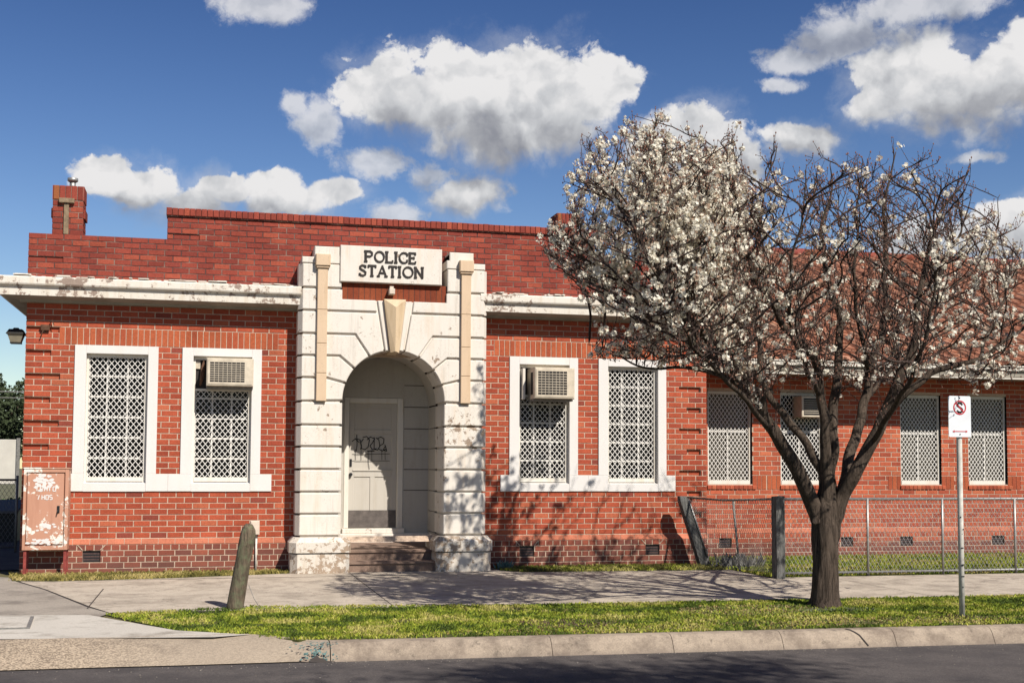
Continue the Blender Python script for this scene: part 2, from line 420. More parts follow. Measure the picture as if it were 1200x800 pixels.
# sloped bricks
x=0
while x<W:
    e=min(x+.24,W)
    if not(4.0<x<6.6):
        mb.col=bcol('plinth');s=x+.004;t=e-.004
        mb.poly([(s,-.058,.348),(t,-.058,.348),(t,-.010,.425),(s,-.010,.425)])
        mb.poly([(s,-.058,.348),(s,-.05,.344),(t,-.05,.344),(t,-.058,.348)])
    x+=.24
for a,b,z0,z1 in sold:
    x=a
    while x<b-.02:
        mb.col=bcol('soldier');mb.faces([(x+.005,0,z0+.006),(x+.081,0,z0+.006),(x+.081,0,z1-.006),(x+.005,0,z1-.006),(x+.008,-.007,z0+.009),(x+.078,-.007,z0+.009),(x+.078,-.007,z1-.009),(x+.008,-.007,z1-.009)],[(4,5,6,7),(0,1,5,4),(1,2,6,5),(2,3,7,6),(3,0,4,7)])
        x+=.0857
# radiating bricks above the sub-floor vents are pale slivers
mb.mat('mortar')
for v in vents:
    mb.bar((v[0],-.062,v[3]+.01),(v[0]-.07,-.062,v[3]+.085),.012,.004,(0,1,0));mb.bar((v[1],-.062,v[3]+.01),(v[1]+.07,-.062,v[3]+.085),.012,.004,(0,1,0))
mb.build('front_wall',B,color=True)
# side and back walls
mb=MB()
def sidewall(mb,T,u0,u1,z0,z1,kindf,holes=[]):
    mb.mat('mortar');relief(mb,T,u0,u1,z0,z1,holes,[]);mb.mat('brick')
    for r in range(int(z0/CO),int(z1/CO+.5)): brickrow(mb,T,u0,u1,r*CO,CO,holes,lambda a,b:0.,kindf(r),off=(0 if r%2 else .12))
sidewall(mb,Tleft(0),0,9,0,57*CO,lambda r:'parapet' if r>=46 else 'wall')
sidewall(mb,Tright(W),0,9,0,57*CO,lambda r:'parapet' if r>=46 else 'wall')
# returns of the raised parapet
sidewall(mb,Tleft(1.954),0,.235,57*CO,61*CO,lambda r:'parapet');sidewall(mb,Tright(W-1.954),0,.235,57*CO,61*CO,lambda r:'parapet')
mb.mat('mortar')
mb.box(.006,W-.006,.02,.23,56.9*CO,56.98*CO);mb.box(1.96,W-1.96,.02,.235,56.98*CO,61*CO)
mb.box(0,W,8.8,9,0,57*CO)
mb.build('side_walls',B,color=True)
mb=MB().mat('roof_flat');mb.box(.02,W-.02,.24,8.9,4.1,4.2);mb.box(.006,W-.006,.21,.24,3.9,56.95*CO);mb.box(0.01,.2,.24,9,4.1,56.95*CO);mb.box(W-.2,W-.01,.24,9,4.1,56.95*CO);mb.build('flat_roof',B)
# brick-on-edge coping of raised parapet + low parapet
mb=MB().mat('brick')
x=1.93
while x<W-1.93:
    mb.col=bcol('parapet');w=.0857;j=R.uniform(0,.006)
    mb.cbox(x+.003,x+w-.003,-.045-j,.26,61*CO+.012,61*CO+.125+R.uniform(-.004,.004),.006);x+=w
mb.mat('mortar');mb.box(1.94,W-1.94,-.03,.25,61*CO,61*CO+.115)
mb.build('coping',B,color=True)
# dark openings behind the walls so rooms read as dark rooms
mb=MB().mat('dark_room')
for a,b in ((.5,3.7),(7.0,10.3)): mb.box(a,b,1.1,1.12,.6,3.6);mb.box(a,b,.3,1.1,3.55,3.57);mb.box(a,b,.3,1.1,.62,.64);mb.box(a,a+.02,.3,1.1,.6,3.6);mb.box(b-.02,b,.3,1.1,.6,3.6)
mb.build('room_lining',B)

# ---- cornice, swept with mitres: left side -> front -> portal, portal -> right corner
prof=[(0,3.875),(.09,3.87),(.10,3.90),(.315,3.935),(.34,3.935),(.345,4.05),(.36,4.055),(.362,4.07),(.395,4.08),(.405,4.10),(.405,4.185),(.385,4.205),(.0,4.235)]
def cornice(mb,path):
    # path: list of (x,y,outward dir (dx,dy))
    rings=[[(x+dx*p,y+dy*p,z) for p,z in prof] for x,y,dx,dy in path];n=len(prof)
    for a,b in zip(rings,rings[1:]):
        for i in range(n-1):
            mb.mat('soffit_grey' if i in(0,1,2) else 'white_cornice')  # underside bands coloured grey to hold the cornice's shade
            mb.poly([a[i],b[i],b[i+1],a[i+1]])
    mb.mat('white_cornice');mb.poly(rings[-1]);mb.poly(rings[0][::-1])
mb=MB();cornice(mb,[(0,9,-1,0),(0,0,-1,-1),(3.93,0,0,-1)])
# remnants of flashing along the top
for i in range(60):
    x=R.uniform(-.3,3.8);mb.mat('white_cornice');l=R.uniform(.03,.22);mb.box(x,x+l,-.1-R.random()*.28,-.002,4.23,4.238+R.random()*.012)
mb.build('cornice',B)
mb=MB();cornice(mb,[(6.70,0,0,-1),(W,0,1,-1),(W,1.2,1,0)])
for i in range(60):
    x=R.uniform(6.9,W);mb.mat('white_cornice');l=R.uniform(.03,.22);mb.box(x,x+l,-.1-R.random()*.28,-.002,4.23,4.238+R.random()*.012)
mb.build('cornice',B)

# ---------------------------------------------------------------- portal
PF=-.40;AC=(5.35,2.49);AR=.785
gz=[.455,.785,1.115,1.455,1.795,2.12,2.475,2.832,3.168,3.50,3.85,4.195]
G=.017
def mx(x): return 2*AC[0]-x
XL,XI=3.945,AC[0]-AR
def mir(pts): return [(mx(p[0]),p[1]) for p in pts]
def arc(a0,a1,n=8,r=AR): return [(AC[0]+r*math.cos(math.radians(a0+(a1-a0)*i/n)),AC[1]+r*math.sin(math.radians(a0+(a1-a0)*i/n))) for i in range(n+1)]
P_=thing  # alias
mb=MB().mat('white_stone')
blocks=[]
for k in range(6): blocks.append(('r',XL,XI,gz[k],gz[k+1]))
def blk(pts,y1=.36,c=.011):
    for q in (pts,mir(pts)): mb.prism(ccw(q),PF,y1,c)
for _,a,b,c,d in blocks:
    blk([(a,c+G),(b,c+G),(b,d-G),(a,d-G)])
# voussoirs: angle of joint on arch, knee, height of groove
vj=[(180,(XI,gz[6]),gz[6]),(160,(4.33,2.832),gz[7]),(141,(4.525,3.168),gz[8]),(119,(4.757,3.50),gz[9]),(101,(5.10,3.85),gz[10])]
for k in range(4):
    a0,k0,z0=vj[k];a1,k1,z1=vj[k+1]
    da=math.degrees(G/AR)
    A=arc(a0-da,a1+da)
    p=[(XL,z0+G)]
    if k>0: p+= [(k0[0]+(.0),z0+G)]
    p+=A
    p+=[(k1[0]-G*.6,z1-G),(XL,z1-G)]
    blk(p)
# top course beside and above keystone: band below the brick strip
blk([(XL,gz[10]+G),(5.10-.02,gz[10]+G),(5.235,3.31),(5.255,3.27),(5.20,4.03),(4.54,4.03),(4.54,gz[11]-G),(XL,gz[11]-G)],y1=.05) if False else None
blk([(XL,gz[10]+G),(5.075,gz[10]+G),(5.055,4.035),(4.545,4.035),(4.545,gz[11]-G),(XL,gz[11]-G)],y1=.05)
# slab flanking keystone
ks=[(AC[0]+(AR+.005)*math.cos(math.radians(100)),AC[1]+(AR)*math.sin(math.radians(100))),(AC[0]+AR*math.cos(math.radians(95.5)),AC[1]+AR*math.sin(math.radians(95.5))),(5.19,4.035),(5.075,4.035)]
blk([(ks[0][0],ks[0][1]),(ks[1][0],ks[1][1]),(5.185,4.033),(5.085,4.033)])
# stepped top of pilasters
blk([(XL,gz[11]+G),(4.53,gz[11]+G),(4.53,4.56),(XL,4.56)],y1=.0)
blk([(XL-.012,4.57),(4.545,4.57),(4.545,4.70),(4.50,4.70),(4.50,4.83),(4.12,4.83),(4.12,4.665),(XL-.012,4.665)],y1=.0)
# recessed core (grooves) : outer piers and spandrels as strips around the arch
mb.mat('white_stone')
cr=AR+.034
cf=PF+.036
def core(pts,y1=.36): mb.prism(ccw(pts),cf,y1,0);mb.prism(ccw(mir(pts)),cf,y1,0)
core([(XL+.02,.40),(XI-.034,.40),(XI-.034,gz[6]),(XL+.02,gz[6])])
A=arc(180,90,20,cr)
for i in range(20): core([(A[i][0],A[i][1]),(A[i+1][0],A[i+1][1]),(A[i+1][0],4.03),(A[i][0],4.03)],.355)
core([(XL+.02,gz[6]),(A[0][0],gz[6]),(A[0][0],4.03),(XL+.02,4.03)],.355)
core([(XL+.02,4.03),(4.52,4.03),(4.52,4.55),(XL+.02,4.55)],.0)
core([(XL+.03,4.5),(4.50,4.5),(4.50,4.80),(4.14,4.80),(4.14,4.64),(XL+.03,4.64)],.0)
# chamfered outer corner strips
for k in range(12):
    z0,z1=(gz[k]+G,(gz[k+1]-G) if k<11 else 4.56)
    q=[(XL,PF+.002,z0),(XL-.055,PF+.09,z0),(XL-.055,.0,z0),(XL-.055,PF+.09,z1)]
    for sgn in(0,1):
        f=(lambda x:mx(x)) if sgn else (lambda x:x)
        v=[(f(XL),PF+.012,z0),(f(XL-.055),PF+.09,z0),(f(XL-.055),0.0,z0),(f(XL+.02),0.0,z0)]
        v2=[(x,y,z1) for x,y,z in v]
        mb.faces(v+v2,[(0,1,5,4),(1,2,6,5),(0,3,2,1),(4,5,6,7)])
portal=mb.build('portal_stonework',B)
# brick strip behind sign
mb=MB().mat('brick')
x=4.545
while x<mx(4.545)-.02:
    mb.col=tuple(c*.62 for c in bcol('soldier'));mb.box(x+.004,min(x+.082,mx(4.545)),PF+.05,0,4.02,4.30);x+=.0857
mb.mat('joint_dark');mb.box(4.53,mx(4.53),PF+.055,0,4.03,4.30)
mb.build('brick_strip',B,color=True)
# keystone
mb=MB().mat('keystone_cream')
kt=4.055;kb=3.235;xm=AC[0]
v=[(5.165+.01,PF-.05,kt),(5.525-.01,PF-.05,kt),(5.415,PF-.05,kb),(5.285,PF-.05,kb),
   (5.175,-.1,kt),(5.525,-.1,kt),(5.415,.3,kb),(5.285,.3,kb),(xm,PF-.13,kt-.13),(xm,PF-.10,kb+.02)]
mb.faces(v,[(0,8,1),(0,3,9,8),(8,9,2,1),(3,2,9),(0,4,7,3),(1,2,6,5),(0,1,5,4),(3,7,6,2)])
mb.build('keystone',B)
# cream rainwater-style strips with square heads
for f in (lambda x:x,mx):
    x0,x1=sorted((f(4.167),f(4.318)));mb=MB().mat('cream_pipe')
    zc=[2.478,2.9,3.35,3.86,4.50]
    for a,b in zip(zc,zc[1:]): mb.cbox(x0,x1,PF-.055,PF+.03,a+.002,b-.002,.006)
    s=mb.build('pilaster_strip',B)
    mb=MB().mat('cream_pipe');mb.cbox(x0-.035,x1+.035,PF-.10,PF+.03,4.52,4.70,.01);mb.cbox(x0-.02,x1+.02,PF-.08,PF+.03,4.492,4.52,.005);mb.build('pilaster_cap',s)
# plinths with cut corners
for f in (lambda x:x,mx):
    mb=MB().mat('white_stone_plinth')
    def tier(z0,z1,e,chz):
        yf=PF-.10-e;xl=3.85-e;xr=4.66+e
        def ring(g,z): return [(f(xl+g),.0,z),(f(xl+g),yf+.12+g,z),(f(xl+.10+g),yf+g,z),(f(xr-.03-g),yf+g,z),(f(xr-g),yf+.03+g,z),(f(xr-g),.36,z)]
        rs=[ring(0,z0),ring(0,z1-chz),ring(chz*.9,z1)]
        n=6
        for a,b in zip(rs,rs[1:]):
            mb.faces(a+b,[(i,(i+1)%n,(i+1)%n+n,i+n) for i in range(n)])
        mb.poly(rs[-1])
    tier(-.15,.205,.03,.012);tier(.22,.445,.05,.075);tier(.19,.24,.0,.0)
    mb.build('plinth',B)
# sign panel and letters
mb=MB().mat('white_stone')
mb.cbox(4.505,6.075,PF-.03,.0,4.30,4.86,.01)
sg=mb.build('sign_panel',B)
def stroke_text(mb,text,x0,x1,z0,z1,y,wt):
    """simple flared roman capitals from strokes"""
    Gl={'P':[((0,0),(0,1)),((0,1),(.4,1)),((.4,1),(.58,.86)),((.58,.86),(.58,.64)),((.58,.64),(.4,.5)),((.4,.5),(0,.5)),((-.1,0),(.12,0)),((-.1,1),(.05,1))],
    'L':[((0,0),(0,1)),((0,0),(.52,0)),((.52,0),(.55,.16)),((-.1,1),(.12,1)),((-.1,0),(0,0))],
    'I':[((0.05,0),(.05,1)),((-.06,0),(.16,0)),((-.06,1),(.16,1))],
    'E':[((0,0),(0,1)),((-.08,0),(.5,0)),((-.08,1),(.5,1)),((0,.53),(.38,.53)),((.5,1),(.51,.86)),((.5,0),(.53,.15)),((.38,.6),(.38,.45))],
    'T':[((.3,0),(.3,1)),((0,1),(.62,1)),((0,1),(0,.85)),((.62,1),(.62,.85)),((.2,0),(.41,0))],
    'A':[((0,0),(.34,1)),((.34,1),(.68,0)),((.12,.33),(.56,.33)),((-.08,0),(.1,0)),((.58,0),(.78,0))],
    'N':[((0,0),(0,1)),((0,1),(.6,0)),((.6,0),(.6,1)),((-.09,0),(.09,0)),((-.1,1),(0,1)),((.51,1),(.69,1))],
    'S':[((.5,.82),(.4,.97)),((.4,.97),(.2,1)),((.2,1),(.04,.88)),((.04,.88),(.04,.7)),((.04,.7),(.18,.58)),((.18,.58),(.38,.47)),((.38,.47),(.52,.32)),((.52,.32),(.5,.12)),((.5,.12),(.33,0)),((.33,0),(.12,.02)),((.12,.02),(0,.18)),((0,.18),(0,.05)),((.5,.82),(.5,.98))]}
    circ=[(.42+.42*math.cos(2*math.pi*i/16),.5+.5*math.sin(2*math.pi*i/16)) for i in range(17)]
    Gl['O']=list(zip(circ,circ[1:]))
    cc=[(.42+.42*math.cos(math.radians(a)),.5+.5*math.sin(math.radians(a))) for a in range(48,313,24)]
    Gl['C']=list(zip(cc,cc[1:]))+[(cc[0],(cc[0][0]+.01,.72)),(cc[-1],(cc[-1][0]+.01,.28))]
    adv={'P':.6,'O':.84,'L':.56,'I':.14,'C':.72,'E':.54,'S':.52,'T':.62,'A':.7,'N':.62}
    H=z1-z0;sp=.24
    tot=sum(adv[c] for c in text)+sp*(len(text)-1);sx=(x1-x0)/tot;x=x0
    for c in text:
        for a,b in Gl[c]:
            w=wt*(1.15 if abs(a[0]-b[0])<.08 and abs(a[1]-b[1])>.6 else .85)
            A_=(x+a[0]*sx,y,z0+a[1]*H);B_=(x+b[0]*sx,y,z0+b[1]*H)
            d=(Vector(B_)-Vector(A_)).normalized()*w*.3
            mb.bar(Vector(A_)-d,Vector(B_)+d,w,.016+R.uniform(0,.003),(0,1,0))
        x+=(adv[c]+sp)*sx
def q(x,y): v=atY(x,y,PF-.03);return v.x,v.z
mb=MB().mat('letter_black')
xa,za=q(427.5,291);xb,zb=q(490,296)
stroke_text(mb,'POLICE',4.89,5.66,4.625,4.782,PF-.036,.030)
stroke_text(mb,'STATION',4.80,5.77,4.405,4.562,PF-.036,.030)
mb.build('lettering',sg)
# small lamp below sign
mb=MB().mat('meter_box');v=atY(459.5,341,PF-.08);mb.cbox(v.x-.045,v.x+.045,PF-.09,PF+.05,v.z-.05,v.z+.04,.01);mb.cbox(v.x-.03,v.x+.03,PF-.04,PF+.05,v.z+.04,v.z+.08,.006)
mb.build('security_light',B)

# ---------------------------------------------------------------- porch
DY=1.02
mb=MB().mat('porch_wall')
dx0,dx1=4.83,5.62 # door leaf
dz0,dz1=.505,2.53
fx0,fx1=4.75,5.72
# back wall around door
mb.box(3.9,fx0,DY-.02,DY+.1,-.1,4.0);mb.box(fx1,6.8,DY-.02,DY+.1,-.1,4.0);mb.box(fx0,fx1,DY-.02,DY+.1,dz1+.09,4.0);mb.box(fx0,fx1,DY-.02,DY+.1,-.1,dz0-.02)
# side walls, barrel ceiling
for z0,z1 in zip([-.1]+gz[:7],gz[:7]):
    for a,b in ((XI-.3,XI-.0),(mx(XI)+.0,mx(XI)+.3)): mb.box(a,b,.36,DY-.02,z0+.006,z1-.006)
A=arc(0,180,24,AR)
for a,b in zip(A,A[1:]): mb.poly([(a[0],.355,a[1]),(b[0],.355,b[1]),(b[0],DY,b[1]),(a[0],DY,a[1])],True)
for z in gz[2:9]:
    mb.mat('joint_dark');mb.box(fx1+.01,mx(XI),DY-.0235,DY-.02,z-.006,z+.006)
mb.mat('joint_dark');mb.box(XI-.31,XI-.02,.37,DY,.0,gz[6]);mb.box(mx(XI)+.02,mx(XI)+.31,.37,DY,.0,gz[6])
# sealing closure above the vault
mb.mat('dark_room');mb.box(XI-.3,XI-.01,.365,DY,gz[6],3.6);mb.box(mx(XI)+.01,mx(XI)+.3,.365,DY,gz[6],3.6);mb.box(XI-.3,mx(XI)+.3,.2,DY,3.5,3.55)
mb.build('porch',B)
# arch soffit grille
mb=MB().mat('vent_dark');v=atY(438,415,DY-.03);mb.box(v.x-.1,v.x+.1,DY-.045,DY-.02,v.z-.07,v.z+.07)
for i in range(5): mb.mat('steel_grey').box(v.x-.1,v.x+.1,DY-.05,DY-.045,v.z-.06+i*.028,v.z-.052+i*.028)
mb.build('air_vent',B)
# steps
mb=MB();m=ground('step_brown',(.20,.13,.10),(.30,.21,.16),.5,50,extra=stainx((.10,.075,.06),.45,.65,3,.6))
mb.mat('step_brown')
XA,XB=4.60,mx(4.60)
def step(y0,y1,zt0,zt1,zb): mb.faces([(XA,y0,zt0),(XB,y0,zt0),(XB,y1,zt1),(XA,y1,zt1),(XA,y0,zt0-.03),(XB,y0,zt0-.03),(XA,y0+.025,zt0-.035),(XB,y0+.025,zt0-.035),(XA,y0+.025,zb),(XB,y0+.025,zb),(XA,y1,zb),(XB,y1,zb)],[(0,1,2,3),(4,5,1,0),(6,7,5,4),(8,9,7,6),(0,3,10,8),(1,9,11,2)])
step(-.10,DY,.215,.29,-.2);step(-.42,-.08,.065,.075,-.2)
mb.build('porch_steps',B)
mb=MB().mat('white_stone');mb.cbox(XI,mx(XI),DY-.14,DY-.0,.24,.42,.008);mb.cbox(fx0-.02,fx1+.02,DY-.10,DY+.0,.42,.50,.008);mb.build('threshold',B)
# door
D=mb=MB().mat('door_paint')
mb.box(dx0,dx1,DY+.035,DY+.07,dz0,dz1)
def rail(a,b,c,d,pr=.014): mb.cbox(a,b,DY+.035-pr,DY+.036,c,d,.004)
rail(dx0,dx0+.09,dz0,dz1);rail(dx1-.09,dx1,dz0,dz1)
for a,b in ((dz1-.07,dz1),(2.03,2.10),(1.33,1.43),(dz0,.75)): rail(dx0+.09,dx1-.09,a,b,.0142)
rail((dx0+dx1)/2-.04,(dx0+dx1)/2+.04,.75,1.33,.0138)
# ledge below letter panel
mb.cbox(dx0+.07,dx1-.07,DY+.005,DY+.03,1.425,1.445,.003)
door=mb.build('door',B)
mb=MB().mat('kick_plate');mb.cbox(dx0+.01,dx1-.01,DY+.014,DY+.021,dz0+.01,.79,.002);mb.build('kick_plate',door)
mb=MB().mat('black_metal');mb.cbox(dx0+.02,dx0+.055,DY+.005,DY+.022,1.50,1.62,.003);mb.build('door_lock',door);mb=MB().mat('black_metal');mb.tube([(dx0+.037,DY+.02,1.37),(dx0+.037,DY-.03,1.37)],.028,10);mb.build('door_knob',door)
# spray tag on the door
mb=MB().mat('graffiti_black')
def gq(x,y): v=atY(395+x/3.636,460+y/3.636,DY+.018);return v
def gl(pts,w=.012,y=0):
    pp=[gq(*p) for p in pts]
    for a,b in zip(pp,pp[1:]):
        d=(b-a).normalized()*w*.3
        mb.bar(a-d,b+d,w,.002+R.uniform(0,.0006),(0,1,0))
gl([(64,207),(78,196),(95,212)]);gl([(84,180),(85,222),(82,248)]);gl([(84,196),(98,200),(104,225),(100,240)])
gl([(110,190),(126,186),(138,200),(132,232),(118,242),(104,236),(100,214),(112,196)])
gl([(128,200),(142,188),(160,196),(150,214),(140,226),(150,242),(168,238)]);gl([(158,190),(158,240),(172,244),(182,228),(178,200),(166,192)])
gl([(170,196),(186,188),(200,196),(198,216),(184,224),(176,238),(192,248),(208,240)]);gl([(204,222),(212,248),(196,244),(206,226)])
gl([(130,248),(158,248)],.015);gl([(132,250),(134,300),(138,326)],.007);gl([(148,250),(148,290)],.007)
gl([(64,262),(224,260)],.008);gl([(62,290),(224,290)],.006)
for x in(78,102,190,204): gl([(x,240),(x+1,286)],.006)
mb.build('graffiti',door)
mb=MB().mat('frame_paint')
for a,b in ((fx0,dx0),(dx1,fx1)): mb.cbox(a,b,DY-.035,DY+.06,.50,dz1+.09,.01)
mb.cbox(dx0,dx1,DY-.034,DY+.06,dz1,dz1+.089,.01)
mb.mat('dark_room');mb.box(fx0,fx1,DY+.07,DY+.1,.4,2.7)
mb.build('door_frame',B)

# ---------------------------------------------------------------- windows
def diamond(mb,x0,x1,z0,z1,y,pw,ph,w,t):
    """expanded-metal grille of crossing strips, clipped to the rectangle"""
    s=ph/pw
    for sg_ in(1,-1):
        k=-math.ceil((z1-z0)/ph)-2
        n=math.ceil((x1-x0)/pw)+math.ceil((z1-z0)/ph)+3
        for i in range(-n,n+n):
            # line z=z0+sg*s*(x-xi)
            xi=x0+i*pw
            pts=[]
            za=z0 if sg_>0 else z1
            # param: x from xi, z from za going sg
            # enter at (xi,za): moves right, up/down
            xa,xb=xi,xi+(z1-z0)/s
            a=max(xa,x0);b=min(xb,x1)
            if b-a<.005: continue
            zA=za+sg_*s*(a-xi);zB=za+sg_*s*(b-xi)
            mb.bar((a,y+(0.002 if sg_>0 else 0),zA),(b,y+(0.002 if sg_>0 else 0),zB),w,t,(0,1,0))
def window_main(x0,x1,ac,sill_x=None,label=None):
    sur=MB().mat('white_surround')
    ox0,ox1,oz0,oz1=x0+.163,x1-.145,1.245,3.145
    yo=-.028
    sur.cbox(x0,ox0,yo,.10,SILLT+.0,ST,.004);sur.cbox(ox1,x1,yo,.10,SILLT+.0,ST,.004);sur.cbox(ox0,ox1,yo+.0005,.10,oz1,ST,.004)
    # sill block
    sx0,sx1=sill_x
    sur.cbox(sx0,ox0,yo-.001,.10,SB,SILLT,.004);sur.cbox(ox1,sx1,yo-.001,.10,SB,SILLT,.004)
    sur.faces([(ox0,yo-.001,SB),(ox1,yo-.001,SB),(ox1,yo-.001,oz0-.01),(ox0,yo-.001,oz0-.01),(ox0,.1,oz0+.02),(ox1,.1,oz0+.02),(ox1,.1,SB),(ox0,.1,SB)],[(0,1,2,3),(3,2,5,4),(0,7,6,1)])
    w=sur.build('window',B)
    if label: w['label']=label
    fy=.05
    fr=MB().mat('frame_paint')
    top=oz1 if not ac else 2.66
    fr.box(ox0,ox0+.035,fy,fy+.05,oz0,oz1);fr.box(ox1-.045,ox1,fy,fy+.05,oz0,oz1);fr.box(ox0+.035,ox1-.045,fy,fy+.05,oz1-.05,oz1);fr.box(ox0+.035,ox1-.045,fy-.01,fy+.05,oz0+.02,oz0+.085)
    if ac: fr.box(ox0+.035,ox1-.045,fy-.004,fy+.05,top-.035,top)
    fr.build('window_frame',w)
    gl_=MB().mat('glass_dark');gl_.box(ox0,ox1,.17,.175,oz0,oz1);gl_.build('pane',w)
    bars=MB().mat('grille_paint');n=6
    for k in(1,2): xx=ox0+(ox1-ox0)*k/3;bars.box(xx-.011,xx+.011,.13,.168,oz0,oz1)
    for k in range(1,n): zz=oz0+.06+(oz1-oz0-.08)*k/n;bars.box(ox0,ox1,.128,.166,zz-.013,zz+.013)
    bars.box(ox0,ox0+.05,.12,.168,oz0,oz1);bars.box(ox1-.05,ox1,.12,.168,oz0,oz1)
    bars.build('glazing_bars',w)
    gr=MB().mat('grille_paint')
    diamond(gr,ox0+.035,ox1-.045,oz0+.085,top-.05 if not ac else top-.035,.066,.0825,.1,.0092,.006)
    gr.build('grille',w)
    return ox0,ox1,oz0,oz1
wl=['window with diamond grille and full height glazing','window with cream cooling unit in its top']
o1=window_main(.68,1.863,False,(.666,1.863+.172))
o2=window_main(2.208,3.378,True,(2.208-.172,3.55))
o3=window_main(7.262,8.402,True,(7.12,8.402+.174))
o4=window_main(8.75,9.918,False,(8.75-.174,10.074))
def acunit(label,x0,x1,z0,z1,yf,ox0,ox1,left):
    t=thing('air_conditioner',label,'air conditioner',((x0+x1)/2,0,z0),'window air conditioning units')
    m_=MB().mat('ac_cream')
    m_.cbox(x0,x1,yf,.12,z0,z1,.012)
    # front rim
    m_.box(x0+.02,x0+.05,yf-.008,yf+.01,z0+.03,z1-.03);m_.box(x1-.13,x1-.02,yf-.008,yf+.01,z0+.03,z1-.03);m_.box(x0+.05,x1-.13,yf-.008,yf+.01,z0+.03,z0+.06);m_.box(x0+.05,x1-.13,yf-.008,yf+.01,z1-.06,z1-.03)
    m_.build('casing',t)
    g=MB().mat('ac_dark');gx0,gx1,gz0,gz1=x0+.05,x1-.13,z0+.06,z1-.06;g.box(gx0,gx1,yf-.003,yf+.01,gz0,gz1)
    if left: g.box(x0-.004,x0+.01,yf+.12,yf+.25,z0+.07,z1-.07)
    g.mat('ac_cream')
    for i in range(1,9): zz=gz0+(gz1-gz0)*i/9;g.box(gx0,gx1,yf-.009,yf-.003,zz-.004,zz+.004)
    for i in range(1,8): xx=gx0+(gx1-gx0)*i/8;g.box(xx-.0025,xx+.0025,yf-.0068,yf-.003,gz0,gz1)
    g.build('grille',t)
    g=MB().mat('ac_dark');g.box(ox0+.035,x0,.1,.12,z0-.02,z1+.08);g.mat('steel_grey');g.box(x0,x1,yf+.1,.05,z0-.03,z0-.004)
    if left: g.mat('frame_paint');g.box(ox0+.035,ox0+.075,-.1,.1,z0,z1)
    else:
        g.mat('ac_cream');g.box(ox0+.036,ox0+.1,.07,.09,z0+.28,z1-.02)
        g.mat('rust_brown');g.tube([(x0-.09,.04,z0+.02),(x0-.06,.03,z0+.18),(x0-.055,.03,z0+.3),(x0-.04,.04,z1)],[.012,.035,.03,.004],6)
    g.build('mounting_frame',t)
a=atY(242.3,419,-.33);b_=atY(296.8,453,-.33)
acunit('cream window air conditioner left of the entrance arch',a.x,b_.x,b_.z,a.z,-.33,o2[0],o2[1],False)
a=atY(627,430,-.38);b_=atY(673.5,467.5,-.38)
acunit('cream window air conditioner right of the entrance arch, side slot showing',a.x,b_.x,b_.z,a.z,-.38,o3[0],o3[1],True)

# sub-floor vents
def vent(x0,x1,z0,z1,y):
    m_=MB().mat('vent_dark');m_.box(x0,x1,y,y+.04,z0,z1)
    n=4
    for i in range(n): zz=z0+(z1-z0)*(i+.5)/n;m_.mat('black_metal').box(x0+.015,x1-.015,y-.004,y+.001,zz-.009,zz+.009)
    m_.build('subfloor_vent',B)
for v in vents: vent(v[0],v[1],v[2],v[3],-.02)

# ---------------------------------------------------------------- wing
WY=1.4;WX1=27.
ww=[(11.245,12.10),(12.655,13.49),(15.075,15.92),(16.495,17.33),(19.0,19.85),(20.42,21.27),(22.9,23.75)]
mb=MB();wz0,wz1=1.215,2.875
wh=[(a,b,wz0,wz1) for a,b in ww]
wv=[(11.43,11.67),(13.81,14.05),(15.01,15.27),(16.93,17.2),(19.3,19.55)]
wvh=[(a,b,.086,.258) for a,b in wv]
sold2=[]
gaps=[(W,ww[0][0])]+[(ww[i][1],ww[i+1][0]) for i in range(len(ww)-1)]+[(ww[-1][1],WX1)]
for a,b in ww: sold2+=[(a-.27,a,13*CO,16*CO),(b,b+.27,13*CO,16*CO)]
mb.mat('mortar');relief(mb,Tfront(WY),W,WX1,-.3,3.5,wh,[(W,WX1,-.3,.344,.05)]+[(a,b,c,d,-.05) for a,b,c,d in wvh])
mb.poly([(W,WY-.05,.344),(WX1,WY-.05,.344),(WX1,WY,.43),(W,WY,.43)])
mb.mat('brick')
TW=Tfront(WY)
sillh=[(a-.05,b+.05,wz0-.1,wz0) for a,b in ww]
for r in range(-3,40):
    if r==4: continue
    brickrow(mb,TW,W,WX1,r*CO,CO,wh+wvh+sold2,lambda u,z:.05 if z<.344 else 0.,'wing' if r>4 else ('wing' if r>1 else 'base'),L=.12 if r==3 else .24,off=(.06 if r==3 else(.12 if r%2 else 0)))
x=W
while x<WX1:
    mb.col=bcol('plinth');mb.poly([(x+.004,WY-.058,.348),(x+.236,WY-.058,.348),(x+.236,WY-.010,.425),(x+.004,WY-.010,.425)]);x+=.24
for a,b,c,d in sold2:
    for i in range(3):
        s=a+i*.09;mb.col=bcol('soldier');mb.box(s+.005,s+.085,WY-.008,WY,c+.005,d-.005)
